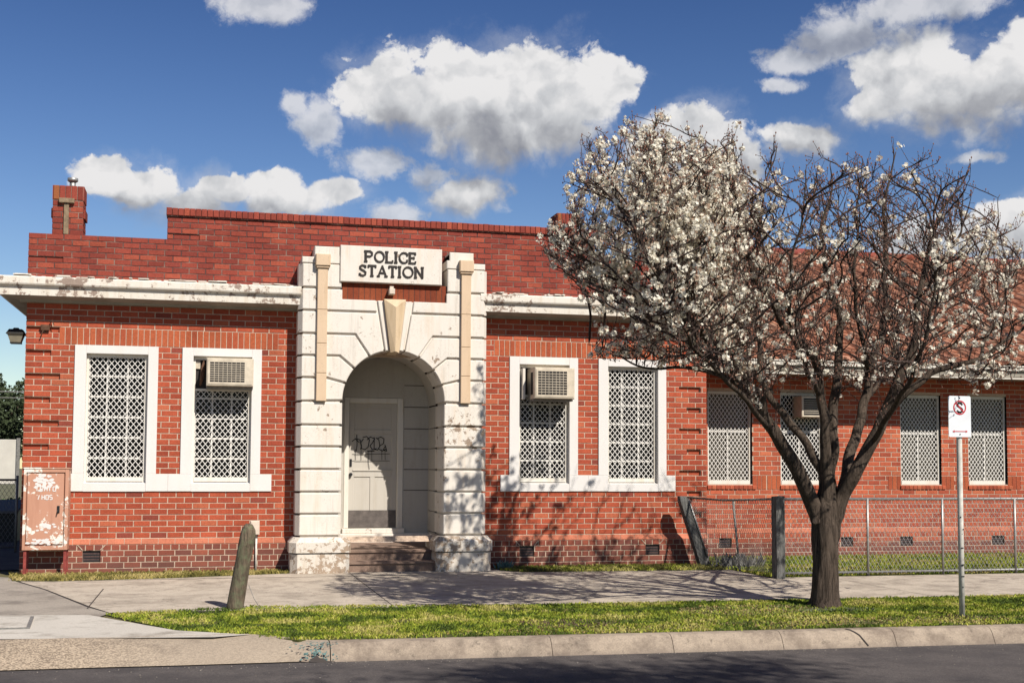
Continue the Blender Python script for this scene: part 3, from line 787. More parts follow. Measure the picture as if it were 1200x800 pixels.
# rounded brick sills
for a,b in ww:
    x=a-.02
    while x<b+.02:
        mb.col=bcol('wing');mb.faces([(x+.004,WY-.03,wz0-.085),(x+.082,WY-.03,wz0-.085),(x+.082,WY-.035,wz0-.03),(x+.004,WY-.035,wz0-.03),(x+.082,WY+.06,wz0-.002),(x+.004,WY+.06,wz0-.002)],[(0,1,2,3),(3,2,4,5)]);x+=.086
mb.build('wing_wall',B,color=True)
mb=MB();mb.mat('brick');sidewall(mb,Tright(WX1),WY,10,0,3.5,lambda r:'wing');mb.mat('mortar');mb.box(W,WX1,9.9,10,0,3.4);mb.build('wing_side_walls',B,color=True)
for i,(a,b) in enumerate(ww):
    m_=MB().mat('frame_paint')
    m_.box(a,a+.04,WY+.05,WY+.10,wz0,wz1);m_.box(b-.04,b,WY+.05,WY+.10,wz0,wz1);m_.box(a+.04,b-.04,WY+.05,WY+.10,wz1-.05,wz1);m_.box(a+.04,b-.04,WY+.04,WY+.10,wz0,wz0+.07)
    w=m_.build('window',B)
    g=MB().mat('grille_paint');diamond(g,a+.04,b-.04,wz0+.07,wz1-.05,WY+.065,.075,.105,.0098,.006);g.build('grille',w)
    g=MB().mat('glass_dark');g.box(a,b,WY+.16,WY+.165,wz0,wz1);g.build('pane',w)
    g=MB().mat('blind')
    for k in range(40):
        zz=wz0+k*(wz1-wz0-.0)/40;g.faces([(a+.04,WY+.15,zz+.004),(b-.04,WY+.15,zz+.004),(b-.04,WY+.135,zz+.036),(a+.04,WY+.135,zz+.036)],[(0,1,2,3)])
    if i not in (1,): g.build('blind',w)
    g=MB().mat('grille_paint');zz=(wz0+wz1)/2+.12;g.box(a+.04,b-.04,WY+.105,WY+.13,zz-.02,zz+.02);g.box((a+b)/2-.01,(a+b)/2+.01,WY+.105,WY+.125,wz0,zz);g.build('glazing_bars',w)
for a,b,c,d in wvh: vent(a,b,c,d,WY-.02)
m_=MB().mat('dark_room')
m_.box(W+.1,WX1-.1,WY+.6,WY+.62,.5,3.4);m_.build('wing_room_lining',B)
# AC in second wing window
a_,b_=ww[1]
t=thing('air_conditioner','small cream air conditioner high in a wing window behind the tree limbs','air conditioner',(13.1,WY,2.4),'window air conditioning units')
m_=MB().mat('ac_cream');m_.cbox(a_+.30,a_+.76,WY-.25,WY+.12,2.42,2.80,.01);m_.build('casing',t)
m_=MB().mat('ac_dark');m_.box(a_+.34,a_+.70,WY-.256,WY-.24,2.46,2.76);m_.mat('ac_cream')
for i in range(1,8): m_.box(a_+.34,a_+.70,WY-.262,WY-.256,2.46+i*.0375-.004,2.46+i*.0375+.004)
m_.build('grille',t)
# wing eave: gutter, fascia, soffit
EY=.55
m_=MB().mat('gutter')
m_.box(W+.02,WX1+.5,EY-.02,EY+.10,3.30,3.385);m_.box(W+.02,WX1+.5,EY-.035,EY-.02,3.365,3.39)
m_.build('gutter',B)
m_=MB().mat('soffit_grey');m_.box(W+.015,WX1+.5,EY+.03,EY+.06,3.165,3.305);m_.box(W+.015,WX1+.5,EY+.06,WY,3.17,3.19);m_.mat('gutter');m_.box(W+.015,WX1+.5,EY+.02,EY+.045,3.145,3.166);m_.build('fascia',B)
# tiled roof
RY,RZ=7.0,6.47;RS=math.atan2(RZ-3.40,RY-EY)
mb=MB().mat('tile')
def tiles(mb,O,U,V,Nn,nu,nv,clip=None,du=.30,dv=.31):
    """rows of wavy interlocking tiles"""
    pr=[(0,.0),(.03,.045),(.09,.05),(.12,.012),(.21,.0),(.30,.0)]
    for j in range(nv):
        for i in range(nu):
            if clip and not clip(i*du+du/2,j*dv+dv/2): continue
            t_=R.random();k=R.uniform(.85,1.15)
            mb.col=tuple(c*k for c in ((.35,.155,.095) if t_<.55 else ((.26,.115,.075) if t_<.8 else (.44,.225,.15))))
            sh=R.uniform(0,.006)
            lo=[O+U*(i*du+a)+V*(j*dv-.02)+Nn*(h+.038+sh) for a,h in pr]
            hi=[O+U*(i*du+a)+V*(j*dv+dv)+Nn*(h+.004) for a,h in pr]
            b0=[O+U*(i*du+a)+V*(j*dv-.02)+Nn*(h+.008) for a,h in pr]
            for q_ in range(len(pr)-1):
                mb.poly([lo[q_],lo[q_+1],hi[q_+1],hi[q_]]);mb.poly([b0[q_],b0[q_+1],lo[q_+1],lo[q_]])
sl=math.hypot(RZ-3.40,RY-EY)
X0=9.2
HIP=12.2
def clipf(u,v):
    # left hip runs from eave X0 to ridge at HIP
    return u> (HIP-X0)*v/sl
tiles(mb,Vector((X0,EY-.0,3.385)),Vector((1,0,0)),Vector((0,math.cos(RS),math.sin(RS))),Vector((0,-math.sin(RS),math.cos(RS))),int((WX1+.5-X0)/.3),int(sl/.31)+1,lambda u,v:clipf(u,v) and not(X0+u<W+.02 and v*math.cos(RS)<8.4-EY and False))
mb.mat('tile');mb.col=(.2,.07,.045)
# ridge caps
x=HIP
while x<WX1+.4:
    mb.col=tuple(c*R.uniform(.8,1.15) for c in (.24,.07,.045))
    mb.tube([(x,RY,RZ+.02),(x+.40,RY,RZ+.035)],.105,8);x+=.38
for i in range(22):
    a=Vector((X0,EY,3.42)).lerp(Vector((HIP,RY,RZ+.03)),i/22);b=Vector((X0,EY,3.42)).lerp(Vector((HIP,RY,RZ+.03)),(i+1.05)/22)
    mb.col=tuple(c*R.uniform(.8,1.15) for c in (.24,.07,.045));mb.tube([a,b],.10,6)
# back slope and hip face
mb.col=(.2,.07,.045);mb.poly([(HIP,RY,RZ),(WX1+.5,RY,RZ),(WX1+.5,13.4,3.4),(X0,13.4,3.4)]);mb.poly([(X0,EY,3.39),(HIP,RY,RZ),(X0,13.4,3.4)]);mb.poly([(WX1+.5,EY,3.39),(WX1+.5,13.4,3.4),(WX1+.5,RY,RZ)])
mb.build('tiled_roof',B,color=True)

# chimneys
def chimney(x0,x1,y0,y1,z0,z1):
    mb=MB()
    mb.mat('mortar');mb.box(x0,x1,y0,y1,z0,z1-.01);mb.mat('brick')
    n=int(round((z1-z0-.24)/CO))
    for r in range(n):
        z=z0+r*CO;o=.12 if r%2 else 0
        brickrow(mb,Tfront(y0),x0,x1,z,CO,[],lambda a,b:0.,'parapet',off=x0+o)
        brickrow(mb,Tright(x1),y0,y1,z,CO,[],lambda a,b:0.,'parapet',off=y0+o);brickrow(mb,Tleft(x0),y0,y1,z,CO,[],lambda a,b:0.,'parapet',off=y0+o)
    zz=z0+n*CO
    k=(x1-x0)/5
    for i in range(5):
        mb.col=bcol('parapet') if i!=0 else (.34,.12,.05);mb.cbox(x0+i*k+.004,x0+(i+1)*k-.004,y0-.012,y0+.2,zz+.01,z1,.006)
    for i in range(4):
        d=(y1-y0)/4;mb.col=bcol('parapet');mb.box(x1-.05,x1+.012,y0+.0+i*d+.004,y0+(i+1)*d-.004,zz+.01,z1);mb.box(x0-.012,x0+.05,y0+i*d+.004,y0+(i+1)*d-.004,zz+.01,z1)
    # corbel course
    mb.col=bcol('parapet');zz-=.25
    mb.box(x0-.03,x0+.0,y0+.05,y1,zz,zz+CO*1.6);mb.box(x1,x1+.03,y0+.05,y1,zz,zz+CO*1.6)
    return mb.build('chimney',B,color=True)
ch=chimney(.315,.735,.03,.45,56.9*CO,5.63)
m_=MB().mat('chimney_stone');m_.cbox(.40,.615,-.035,.05,5.365,5.435,.006);m_.cbox(.47,.54,-.005,.05,4.90,5.36,.004);m_.build('stone_inset',ch)
m_=MB().mat('steel_zinc');m_.tube([(.56,.24,5.6),(.56,.24,5.74)],.045,12);m_.tube([(.56,.24,5.735),(.56,.24,5.75),(.56,.24,5.79),(.56,.24,5.80)],[.06,.078,.078,.03],14);m_.build('flue',ch)
v=atY(662,262,.6)
ch2=chimney(v.x-.17,v.x+.17,.45,.85,4.15,v.z+.14)

# ---------------------------------------------------------------- ground
KB=lambda x:-7.345-.0369*x     # back of kerb
def sheet(name,pts,z,mat,kind='structure',thick=0):
    mb=MB().mat(mat);mb.poly([(p[0],p[1],z if len(p)<3 else p[2]) for p in pts]);o=mb.build(name);o['kind']=kind;return o
g=MB().mat('far_ground');g.poly([(-400,-400,-.285),(400,-400,-.285),(400,400,-.285),(-400,400,-.285)]);g=struct(g.build('ground'))
sheet('road',[(-60,-20),(60,-20),(60,KB(60)-.2),(-60,KB(-60)-.2)],-.26,'asphalt')
# raised lot
lot=MB().mat('soil');pts=[(-60,KB(-60)+.02),(60,KB(60)+.02),(60,60),(-60,60)]
kx=1.0
_lp=[atZ(x,y,-.081) for x,y in [(-260,748),(0,747),(130,744),(210,742),(290,740),(335,744),(390,748)]]
lot.hprism([(-60,_lp[0].y)]+[(v.x,v.y+.03) for v in _lp]+[(60,KB(60)+.02),(60,40),(-60,40)],-.28,-.105)
struct(lot.build('lot_ground'))
Zf=-.085
def pz(l,z): return [tuple(atZ(x,y,z)[:2]) for x,y in l]
FPF=lambda x:-4.93-.0265*x
# footpath slabs
cuts=[1.33,4.70,8.1,11.5,14.9,18.3,24,40]
mb=MB().mat('footpath')
def fback(x): return -.52
for a,b in zip(cuts,cuts[1:]):
    a2=a+.006;b2=b-.006
    if a<10.6<b: segs=[(a2,10.60),(10.60,b2)]
    elif a>10.6: segs=[(a2,b2)]
    else: segs=[(a2,b2)]
    for s,e in segs:
        yb=-.25 if e<=10.61 else -2.42
        if a==1.33: mb.poly([(s,-2.42,Zf),(s+.001,-1.1,Zf),(.9,-1.02,Zf),(.4,-.25,Zf),(e,-.25,Zf),(e,FPF(e),Zf),(1.60,FPF(1.6),Zf)]) if False else mb.poly([(1.60,FPF(1.6),Zf),(e,FPF(e),Zf),(e,yb,Zf),(.20,yb,Zf),(.15,-1.05,Zf),(.62,-2.2,Zf),(s,-4.3,Zf)])
        else: mb.poly([(s,FPF(s),Zf),(e,FPF(e),Zf),(e,yb,Zf),(s,yb,Zf)])
struct(mb.build('footpath'))
mb=MB().mat('joint_dark');mb.poly([(.1,-5.0,Zf-.006),(40,-6.0,Zf-.006),(40,-2.42,Zf-.006),(10.6,-2.42,Zf-.006),(10.6,-.2,Zf-.006),(.1,-.2,Zf-.006)])
mb.bar((.15,-1.06,Zf+.002),(10.6,-1.06,Zf+.002),.012,.003,(0,0,1))
mb.bar((1.33,-4.5,Zf+.002),(1.33,-2.3,Zf+.002),.014,.003,(0,0,1))
struct(mb.build('footpath_joints'))
# driveway left, with side-lane asphalt further back
sheet('driveway',[(-40,-6.0),(1.33,-6.0),(1.6,-4.98),(1.30,-4.3),(.60,-2.2),(.1,-1.0),(-.1,-.3),(-.45,.0),(-.45,1.0),(-40,1.0)],-.09,'driveway')
sheet('lane',[(-40,1.0),(-.05,1.0),(-.05,38),(-40,38)],-.088,'asphalt')
ap=pz([(-260,722),(104,720),(206,738),(292,743),(250,746),(130,747),(-260,751)],-.083)
sheet('driveway_apron',ap,-.083,'apron')
# exposed aggregate layback falling to the road
mb=MB().mat('aggregate')
top=[(-260,750),(0,749),(130,746),(210,744),(290,742),(340,746)]
bot=[(-260,790),(0,785),(130,781),(210,779),(290,776.5),(352,774.5)]
n=len(top)
for i in range(n-1):
    a,b=atZ(*top[i],-.081),atZ(*top[i+1],-.081);c,d=atZ(*bot[i],-.25),atZ(*bot[i+1],-.25)
    K=5
    def prof_(p,q,t):
        v=p.lerp(q,t);v.z=p.z+(q.z-p.z)*(t**1.25);return v
    for k in range(K):
        t0,t1=k/K,(k+1)/K
        mb.poly([prof_(a,c,t1),prof_(b,d,t1),prof_(b,d,t0),prof_(a,c,t0)],True)
struct(mb.build('driveway_layback'))
# pit cover in the apron
t=thing('pit_cover','rectangular concrete pit cover with dark rim set in the pale driveway','pit cover',tuple(atZ(5,730,-.08)))
c_=atZ(40,722.5,-.08);d_=atZ(35,736,-.08);
m_=MB().mat('steel_grey');fr=[(d_.x-1.3,d_.y),(d_.x,d_.y),(c_.x,c_.y),(c_.x-1.3,c_.y)];m_.hprism(fr,-.086,-.070);m_.build('rim',t)
m_=MB().mat('apron');m_.hprism(inset(fr,.035),-.072,-.067);m_.build('cover',t)
# kerb
mb=MB().mat('kerb')
def kprof(x,s=1.):
    yb=KB(x);zt=-.095
    pr=[(0.0,-.27),(.0,zt),(.10,zt),(.135,zt-.008),(.165,zt-.03),(.19,zt-.06),(.225,zt-.13),(.245,-.27)]
    return [(x,yb-p,zt+(z-zt)) for p,z in pr]
joints=[atZ(x,750,-.1).x for x in (385,652,805,948,1100,1236,1372,1510)]+[17+i*1.4 for i in range(16)]
for a,b in zip(joints,joints[1:]):
    A_,B_=kprof(a+.003),kprof(b-.003)
    for i in range(len(A_)-1): mb.poly([A_[i],A_[i+1],B_[i+1],B_[i]],i in(2,3,4,5))
    mb.poly(A_);mb.poly(B_[::-1])
# transition piece into the layback
a0=joints[0];A_=kprof(a0-.006)
tl=[atZ(340,746.5,-.081),]
B_=[];top0=atZ(341,746.5,-.083);bot0=atZ(352,774.5,-.25)
for i in range(8):
    t_=[0,.05,.2,.35,.5,.65,.85,1][i];v=top0.lerp(bot0,t_);B_.append((v.x,v.y,v.z if i else -.2))
for i in range(7): mb.poly([B_[i],B_[i+1],A_[i+1],A_[i]],True)
struct(mb.build('kerb'))
mb=MB().mat('joint_dark');mb.box(joints[0]-.2,40,-9.2,-9.19,-.29,-.28)
x_=joints[0]
while x_<30: mb.poly([(x_,KB(x_)-.01,-.12),(x_+.5,KB(x_+.5)-.01,-.12),(x_+.5,KB(x_+.5)-.215,-.25),(x_,KB(x_)-.215,-.25)]);x_+=.5
struct(mb.build('kerb_joint_fill'))
# teal stained break in the kerb: dark hole and dry litter
c_=atZ(369,760,-.17)
t=MB().mat('teal_paint')
def kpt(x,t_):
    P0=kprof(x);k=t_*5+2;i=min(int(k),6);f=k-i;a=Vector(P0[i]);b=Vector(P0[i+1]);return a.lerp(b,f)+Vector((0,-.004,.004))
for i in range(110):
    x=c_.x+R.gauss(0,.10);u=R.uniform(.0,.9);s=R.uniform(.008,.022);k=kpt(x,u);k2=kpt(x+s,u);k3=kpt(x+s*.8,min(1,u+s*3));k4=kpt(x-.2*s,min(1,u+s*3));t.poly([k,k4,k3,k2])
o=t.build('paint_stain');struct(o)
t=MB().mat('joint_dark')
pp=[(-.12,.96),(-.10,.84),(-.05,.80),(.0,.74),(.05,.82),(.12,.84),(.16,.93),(.30,.96),(.30,.98),(.05,.985)]
t.poly([kpt(c_.x+a*.55,u)+Vector((0,-.003,.003)) for a,u in pp]);o=t.build('kerb_break');struct(o)
t=MB().mat('joint_dark')
for x_px in (1003,): 
    kx_=atZ(x_px,742,-.13).x
    for s in range(5): a=kpt(kx_+(s-2)*.035,s*.18);b=kpt(kx_+(s-1)*.035,s*.18+.18);t.bar(a,b,.014,.004,(0,-.6,.8))
o=t.build('kerb_crack');struct(o)

mb=MB().mat('grit');rr=random.Random(77)
for i in range(800):
    x=rr.uniform(1.,14.);y=KB(x)-.26-abs(rr.gauss(0,.10)) if rr.random()<.6 else rr.uniform(-9.4,-7.9);q=rr.uniform(.003,.009)
    if y>KB(x)-.25 or x<3.9 and y>-7.75: continue
    c=rr.uniform(.10,.30);mb.col=(c,c*.88,c*.74);p=Vector((x,y,-.2595));a=rr.uniform(0,3);u=Vector((math.cos(a),math.sin(a),0))*q;v=Vector((-math.sin(a),math.cos(a),0))*q*.7
    mb.faces([p-u,p-v,p+u,p+v,p+Vector((0,0,q))],[(0,1,4),(1,2,4),(2,3,4),(3,0,4)])
o=mb.build('gutter_grit',color=True);o['kind']='stuff';o['label']='loose pale grit scattered along the asphalt gutter';o['category']='grit'
# ---------------------------------------------------------------- grass
def inpoly(x,y,P):
    c=False;j=len(P)-1
    for i in range(len(P)):
        if (P[i][1]>y)!=(P[j][1]>y) and x<(P[j][0]-P[i][0])*(y-P[i][1])/(P[j][1]-P[i][1])+P[i][0]: c=not c
        j=i
    return c
from mathutils import noise as NZ
def grass(name,poly,z,dens,h,label,pal,patches=None,seed=1,w=.006,edge=.05):
    rr=random.Random(seed);xs=[p[0] for p in poly];ys=[p[1] for p in poly]
    n=int((max(xs)-min(xs))*(max(ys)-min(ys))*dens);mb=MB().mat('grass')
    v=mb.v;f=mb.f
    mb.col=(.07,.075,.022);mb.hprism([(p[0],p[1]) for p in poly],z-.05,z+.002)
    for _ in range(n):
        x=rr.uniform(min(xs),max(xs));y=rr.uniform(min(ys),max(ys))
        if not inpoly(x,y,poly):
            if rr.random()>.25 or not inpoly(x+rr.uniform(-edge,edge),y+rr.uniform(-edge,edge),poly): continue
        if NZ.noise((x*2.1,y*3.3,seed+9))+.5*NZ.noise((x*9,y*9,seed+7))>.38 and rr.random()<.75: continue
        nn=NZ.noise((x*1.3,y*1.8,seed));n2=NZ.noise((x*6,y*6,seed+3));n3=NZ.noise((x*22,y*22,seed))
        t=max(0,min(1,.5+nn*1.1+n2*.7+rr.uniform(-.28,.28)));
        i=t*(len(pal)-1);k=int(min(i,len(pal)-2));fr=i-k;c=[a+(b-a)*fr for a,b in zip(pal[k],pal[k+1])]
        bare=0
        if patches:
            for (px,py,rx,ry,pc,am) in patches:
                d=((x-px)/rx)**2+((y-py)/ry)**2
                if d<1+n2*.8 and rr.random()<am: c=[q*rr.uniform(.8,1.2) for q in pc];bare=1
        k=rr.uniform(.75,1.25);mb.col=tuple(q*k for q in c)
        H=h*rr.uniform(.45,1.15)*(1+.5*n3+.4*n2)*(.6 if bare else 1);a=rr.uniform(0,6.283);ww_=w*rr.uniform(.7,1.5);la=rr.uniform(0,6.283);l=H*rr.uniform(.2,1.1)
        dx,dy=math.cos(a)*ww_,math.sin(a)*ww_
        mx_,my_=x+math.cos(la)*l*.35,y+math.sin(la)*l*.35
        mb.poly([(x-dx,y-dy,z),(x+dx,y+dy,z),(mx_+dx*.8,my_+dy*.8,z+H*.65),(x+math.cos(la)*l,y+math.sin(la)*l,z+H),(mx_-dx*.8,my_-dy*.8,z+H*.65)])
    o=mb.build(name,color=True);o['kind']='stuff';o['label']=label;o['category']='grass';return o
green=[(.055,.085,.012),(.13,.18,.018),(.22,.27,.024),(.32,.33,.04),(.44,.39,.12)]
dry=[(.10,.09,.025),(.21,.18,.045),(.33,.27,.08),(.44,.35,.14)]
vp=pz([(122,719),(300,710.5),(600,708.5),(900,703),(1200,697)],-.09);vp=[(a,b-.01) for a,b in vp]
edgeb=[(x,KB(x)-.012) for x in (14.5,11,8,5.4,4.2)]
vpoly=vp+[(14.5,FPF(14.5)-.02)]+edgeb+pz([(350,749),(290,744),(205,738)],-.09)
tz=atZ(960,711,-.09)
pat=[(tz.x-.9,tz.y-.1,.9,.5,(.34,.27,.12),.7),(tz.x+.1,tz.y-.25,.5,.2,(.20,.22,.14),.6),(atZ(665,730,-.09).x,atZ(665,730,-.09).y,.55,.35,(.16,.11,.075),.65),(7.2,-7.3,2.6,.3,(.30,.26,.09),.5),(9.8,-7.3,1.5,.35,(.33,.26,.11),.6),(10.6,-7.15,.3,.2,(.08,.06,.03),.5),(6.2,-5.6,.5,.2,(.25,.22,.08),.4),(8.0,-6.6,1.3,.5,(.24,.25,.05),.5)]
grass('verge_grass',vpoly,-.095,3200,.030,'green verge lawn with dry patches between footpath and kerb',green,pat,3)
lg=pz([(10,669),(14,680),(60,681),(200,677),(340,671.5),(343,669)],-.085)+[(3.83,-.06),(.0,-.06),(-.05,-.35)]
grass('wall_grass',lg,-.085,2600,.05,'strip of dry grass along the wall left of the entrance',dry,None,5)
rg=[(7.02,-.06),(7.02,-.5)]+[(7.3,-.86),(8.6,-.92),(10.2,-1.0),(10.55,-1.0),(10.6,-.1)]
grass('wall_grass',rg,-.085,2600,.05,'strip of patchy grass along the wall right of the entrance',dry[:2]+green[2:],None,6)
fg=[(10.62,-2.36),(17.8,-2.36),(19.5,1.33),(10.65,1.33)]
grass('fenced_grass',fg,-.085,900,.05,'lawn inside the chain-link fence before the wing',[green[1],green[2],green[3],dry[2]],None,7,w=.008)
sheet('fenced_ground',[(17.8,-2.36),(30,-2.4),(30,1.35),(19.5,1.35)],-.09,'far_ground')

# ---------------------------------------------------------------- fence
FY=-2.36
Fn=thing('chain_link_fence','chain-link fence with galvanised rails and posts in front of the wing','fence',(10.68,FY,-.09))
zt=1.055;zb=-.03
def wires(mb,P,u0,u1,z0f,z1f,pitch=.066,r=.0028):
    """P(u,z)->point ; diagonal wires clipped by top/bottom functions"""
    L=u1-u0
    for sg_ in(1,-1):
        n=int((L+1.6)/pitch)
        for i in range(n):
            ui=u0-1.2+i*pitch if sg_>0 else u0+i*pitch
            pts=[]
            ua=ui;z0=z0f;z1=z1f;H=z1-z0
            if sg_>0: s,e=(ui,z0),(ui+H*.62,z1)
            else: s,e=(ui,z0),(ui-H*.62,z1)
            def clipu(s,e):
                (a,za),(b,zb_)=s,e
                if a==b: return None
                if a>b: (a,za),(b,zb_)=(b,zb_),(a,za)
                a2=max(a,u0);b2=min(b,u1)
                if b2-a2<.01: return None
                f=lambda x:za+(zb_-za)*(x-a)/(b-a)
                return (a2,f(a2)),(b2,f(b2))
            k=clipu(s,e)
            if not k: continue
            (a,za),(b,zb_)=k
            mb.tube([P(a,za),P(b,zb_)],r,3,False,False)
m_=MB().mat('steel_zinc');wires(m_,lambda u,z:(u,FY,z),10.75,24.,zb,zt);m_.build('chain_mesh',Fn)
m_=MB().mat('steel_zinc');m_.tube([(10.75,FY-.012,zt),(24.,FY-.012,zt)],.021,8)
x=10.75
# lashing along rails
while x<20: m_.tube([(x,FY-.035,zt-.024),(x+.04,FY-.035,zt+.024)],.004,3,False,False);x+=.1
m_.build('top_rail',Fn)
m_=MB().mat('steel_zinc');m_.tube([(10.75,FY-.012,zb-.0),(24.,FY-.012,zb-.0)],.018,8);x=10.75
while x<20: m_.tube([(x,FY-.032,zb-.024),(x+.04,FY-.032,zb+.024)],.005,3,False,False);x+=.08
m_.build('bottom_rail',Fn)
for xx in (12.21,13.47,14.73,15.99,17.25,18.5,19.8,21.,22.3,23.6):
    m_=MB().mat('steel_zinc');m_.tube([(xx,FY-.02,-.1),(xx,FY-.02,zt+.01)],.019,8);m_.build('post',Fn)
# timber corner post
cpst=atZ(919.5,679,-.09)
P2=thing('timber_post','square weathered timber corner post where the fence turns to the wall','post',(10.68,-2.5,-.09))
m_=MB().mat('timber_dark')
x0,x1=10.62,10.755
n_=6
for k in range(n_):
    pass
vs=[];hh=[-.15,.2,.5,.8,1.08,1.10]
for k,z in enumerate(hh):
    g=.004 if k==5 else 0
    for dx_,dy_ in ((0,0),(1,0),(1,1),(0,1)):
        vs.append((x0+(x1-x0)*dx_+R.uniform(-.004,.004),-2.60+.16*dy_+R.uniform(-.004,.004),z+R.uniform(-.006,.006)*(k>3)))
fs=[(i*4+j,i*4+(j+1)%4,(i+1)*4+(j+1)%4,(i+1)*4+j) for i in range(5) for j in range(4)]+[(20,21,22,23)]
m_.faces(vs,fs);m_.build('post_shaft',P2)
# leaning post
lb=atY(825,663,-.35);lt=atY(799,581,-.35)
P3=thing('leaning_post','dark timber post leaning left against the brick wall at the fence end','post',tuple(lb))
m_=MB().mat('timber_dark')
d=(lt-lb).normalized()
for (ox,oy,wd,dp) in ((0,0,.15,.14),):
    u=Vector((wd/2,0,0));v_=Vector((0,dp/2,0))
    ring=[];
    for t_ in (0,.3,.6,.93,1.):
        p=lb.lerp(lt,t_)+Vector((0,0,0));k=1 if t_<.95 else .75
        ring+=[p-u*k-v_*k,p+u*k-v_*k,p+u*k+v_*k,p-u*k+v_*k]
    m_.faces(ring,[(i*4+j,i*4+(j+1)%4,(i+1)*4+(j+1)%4,(i+1)*4+j) for i in range(4) for j in range(4)]+[(16,17,18,19)])
m_.build('post_shaft',P3)
m_=MB().mat('steel_zinc');m_.tube([lb+Vector((.085,-.075,0)),lb.lerp(lt,.5)+Vector((.08,-.08,0)),lt+Vector((.085,-.07,-.04))],.012,6);m_.build('wire_rail',P3)
# return panel
F2=thing('fence_panel','slack chain-link panel between the leaning post and the timber corner post','fence',(10.6,-1.4,-.09))
def RP(u,z):   # u 0..1.. along from wall (0) to corner post
    t_=u/2.25;top=lt+Vector((.05,0,0));
    a=lb.lerp(lt,(z+.02)/1.1)+Vector((.09,0,0));b=Vector((10.69,-2.44,z));p=a.lerp(b,t_)
    if t_<1: p.z=p.z+0.0
    p.z-= .035*math.sin(math.pi*min(1,max(0,t_)))*(z>.9)
    return p
m_=MB().mat('steel_grey');wires(m_,RP,0,2.25,-.02,1.06,.055,.0024);m_.build('chain_mesh',F2)
m_=MB().mat('steel_grey');m_.tube([RP(0,1.06),RP(1,1.06),RP(2.25,1.06)],.016,6);u=0
while u<2.2: m_.tube([RP(u,1.04)+Vector((-.02,0,0)),RP(u+.04,1.08)+Vector((-.02,0,0))],.005,3,False,False);u+=.09
m_.build('top_rail',F2)
m_=MB().mat('steel_grey');a=atY(866,668,-1.35);b=atY(853,586,-1.25);m_.tube([(10.63,-1.3,-.12),(10.53,-1.28,1.03)],.019,8);m_.build('post',F2)

# ---------------------------------------------------------------- street objects
# bollard
bb=atZ(274,714,-.10)
T1=thing('timber_bollard','weathered round timber bollard leaning right at the verge edge','bollard',tuple(bb))
m_=MB().mat('timber_grey')
pts=[];rs=[]
for t_,r in ((0,.108),(.1,.106),(.35,.102),(.6,.098),(.8,.10),(.9,.096),(.96,.08),(1.,.05)):
    pts.append((bb.x+.0+.155*t_,bb.y-.10*t_,-.14+.99*t_));rs.append(r*.88)
n0=len(m_.v);m_.tube(pts,rs,20)
for i in range(n0,len(m_.v)):
    x,y,z=m_.v[i];a=math.atan2(y-bb.y,x-bb.x);k=NZ.noise((math.cos(a)*5,math.sin(a)*5,z*1.2))*.014;m_.v[i]=(x+math.cos(a)*k,y+math.sin(a)*k,z+(NZ.noise((x*20,y*20,0))*.02 if z>.7 else 0))
m_.build('timber_shaft',T1)
m_=MB().mat('steel_grey');m_.tube([(bb.x+.16,bb.y,.17),(bb.x+.22,bb.y-.02,.02),(bb.x+.29,bb.y-.03,-.09)],.005,4);m_.build('wire',T1)
# parking sign
sb=atZ(1127.5,722,-.095)
SY=sb.y
S=thing('parking_sign','white parking sign with crossed red ring on a pale scuffed pole','sign',tuple(sb))
m_=MB().mat('pole_white');topv=atY(1124.5,500,SY);m_.tube([(sb.x,SY,-.15),(sb.x,SY,1.0),(sb.x,SY,1.82),(sb.x,SY,1.90),(sb.x,SY,2.25)],[.031,.031,.031,.029,.012],12)
for i in range(9): m_.mat('black_metal');zz=R.uniform(.1,1.1);m_.box(sb.x-.028+R.random()*.04,sb.x-.02+R.random()*.04,SY-.034,SY-.024,zz,zz+.012)
m_.build('pole',S)
a=atY(1111.5,463.5,SY-.05);b=atY(1138.5,512,SY-.05);y_=SY-.045
sx0,sx1,sz0,sz1=a.x,b.x,b.z,a.z
m_=MB().mat('sign_white');m_.prism([(sx0+.012,sz0),(sx1-.012,sz0),(sx1,sz0+.012),(sx1,sz1-.012),(sx1-.012,sz1),(sx0+.012,sz1),(sx0,sz1-.012),(sx0,sz0+.012)],y_,y_+.004)
plate=m_.build('sign_plate',S)
cx=(sx0+sx1)/2;cz=sz1-.128;r_=.073;ys=y_-.002
m_=MB().mat('sign_red')
for i in range(28):
    a=2*math.pi*i/28;b=2*math.pi*(i+1.05)/28;m_.bar((cx+r_*math.cos(a),ys,cz+r_*math.sin(a)),(cx+r_*math.cos(b),ys,cz+r_*math.sin(b)),.014,.0015,(0,1,0))
m_.bar((cx-r_*.7,ys-.0022,cz+r_*.7),(cx+r_*.7,ys-.0022,cz-r_*.7),.012,.0012,(0,1,0))
m_.build('prohibition_ring',plate);m_=MB().mat('sign_red')
m_.bar((cx-.075,ys,sz0+.062),(cx+.075,ys,sz0+.062),.009,.0015,(0,1,0))
for s in(-1,1): m_.poly([(cx+s*.095,ys-.0015,sz0+.062),(cx+s*.07,ys-.0015,sz0+.076),(cx+s*.07,ys-.0015,sz0+.048)][::-s])
m_.build('double_arrow',plate)
m_=MB().mat('letter_black')
S_=[(.5,.82),(.38,.98),(.15,1),(0,.86),(.02,.68),(.2,.56),(.36,.46),(.52,.32),(.5,.12),(.33,0),(.12,.02),(-.02,.16)]
sp_=[(cx-.028+p[0]*.115,cz-.052+p[1]*.104) for p in S_]
for p,q_ in zip(sp_,sp_[1:]):
    d=Vector((q_[0]-p[0],0,q_[1]-p[1])).normalized()*.006
    m_.bar(Vector((p[0],ys-.001,p[1]))-d,Vector((q_[0],ys-.001,q_[1]))+d,.02,.0015,(0,1,0))
m_.build('sign_letter',plate)
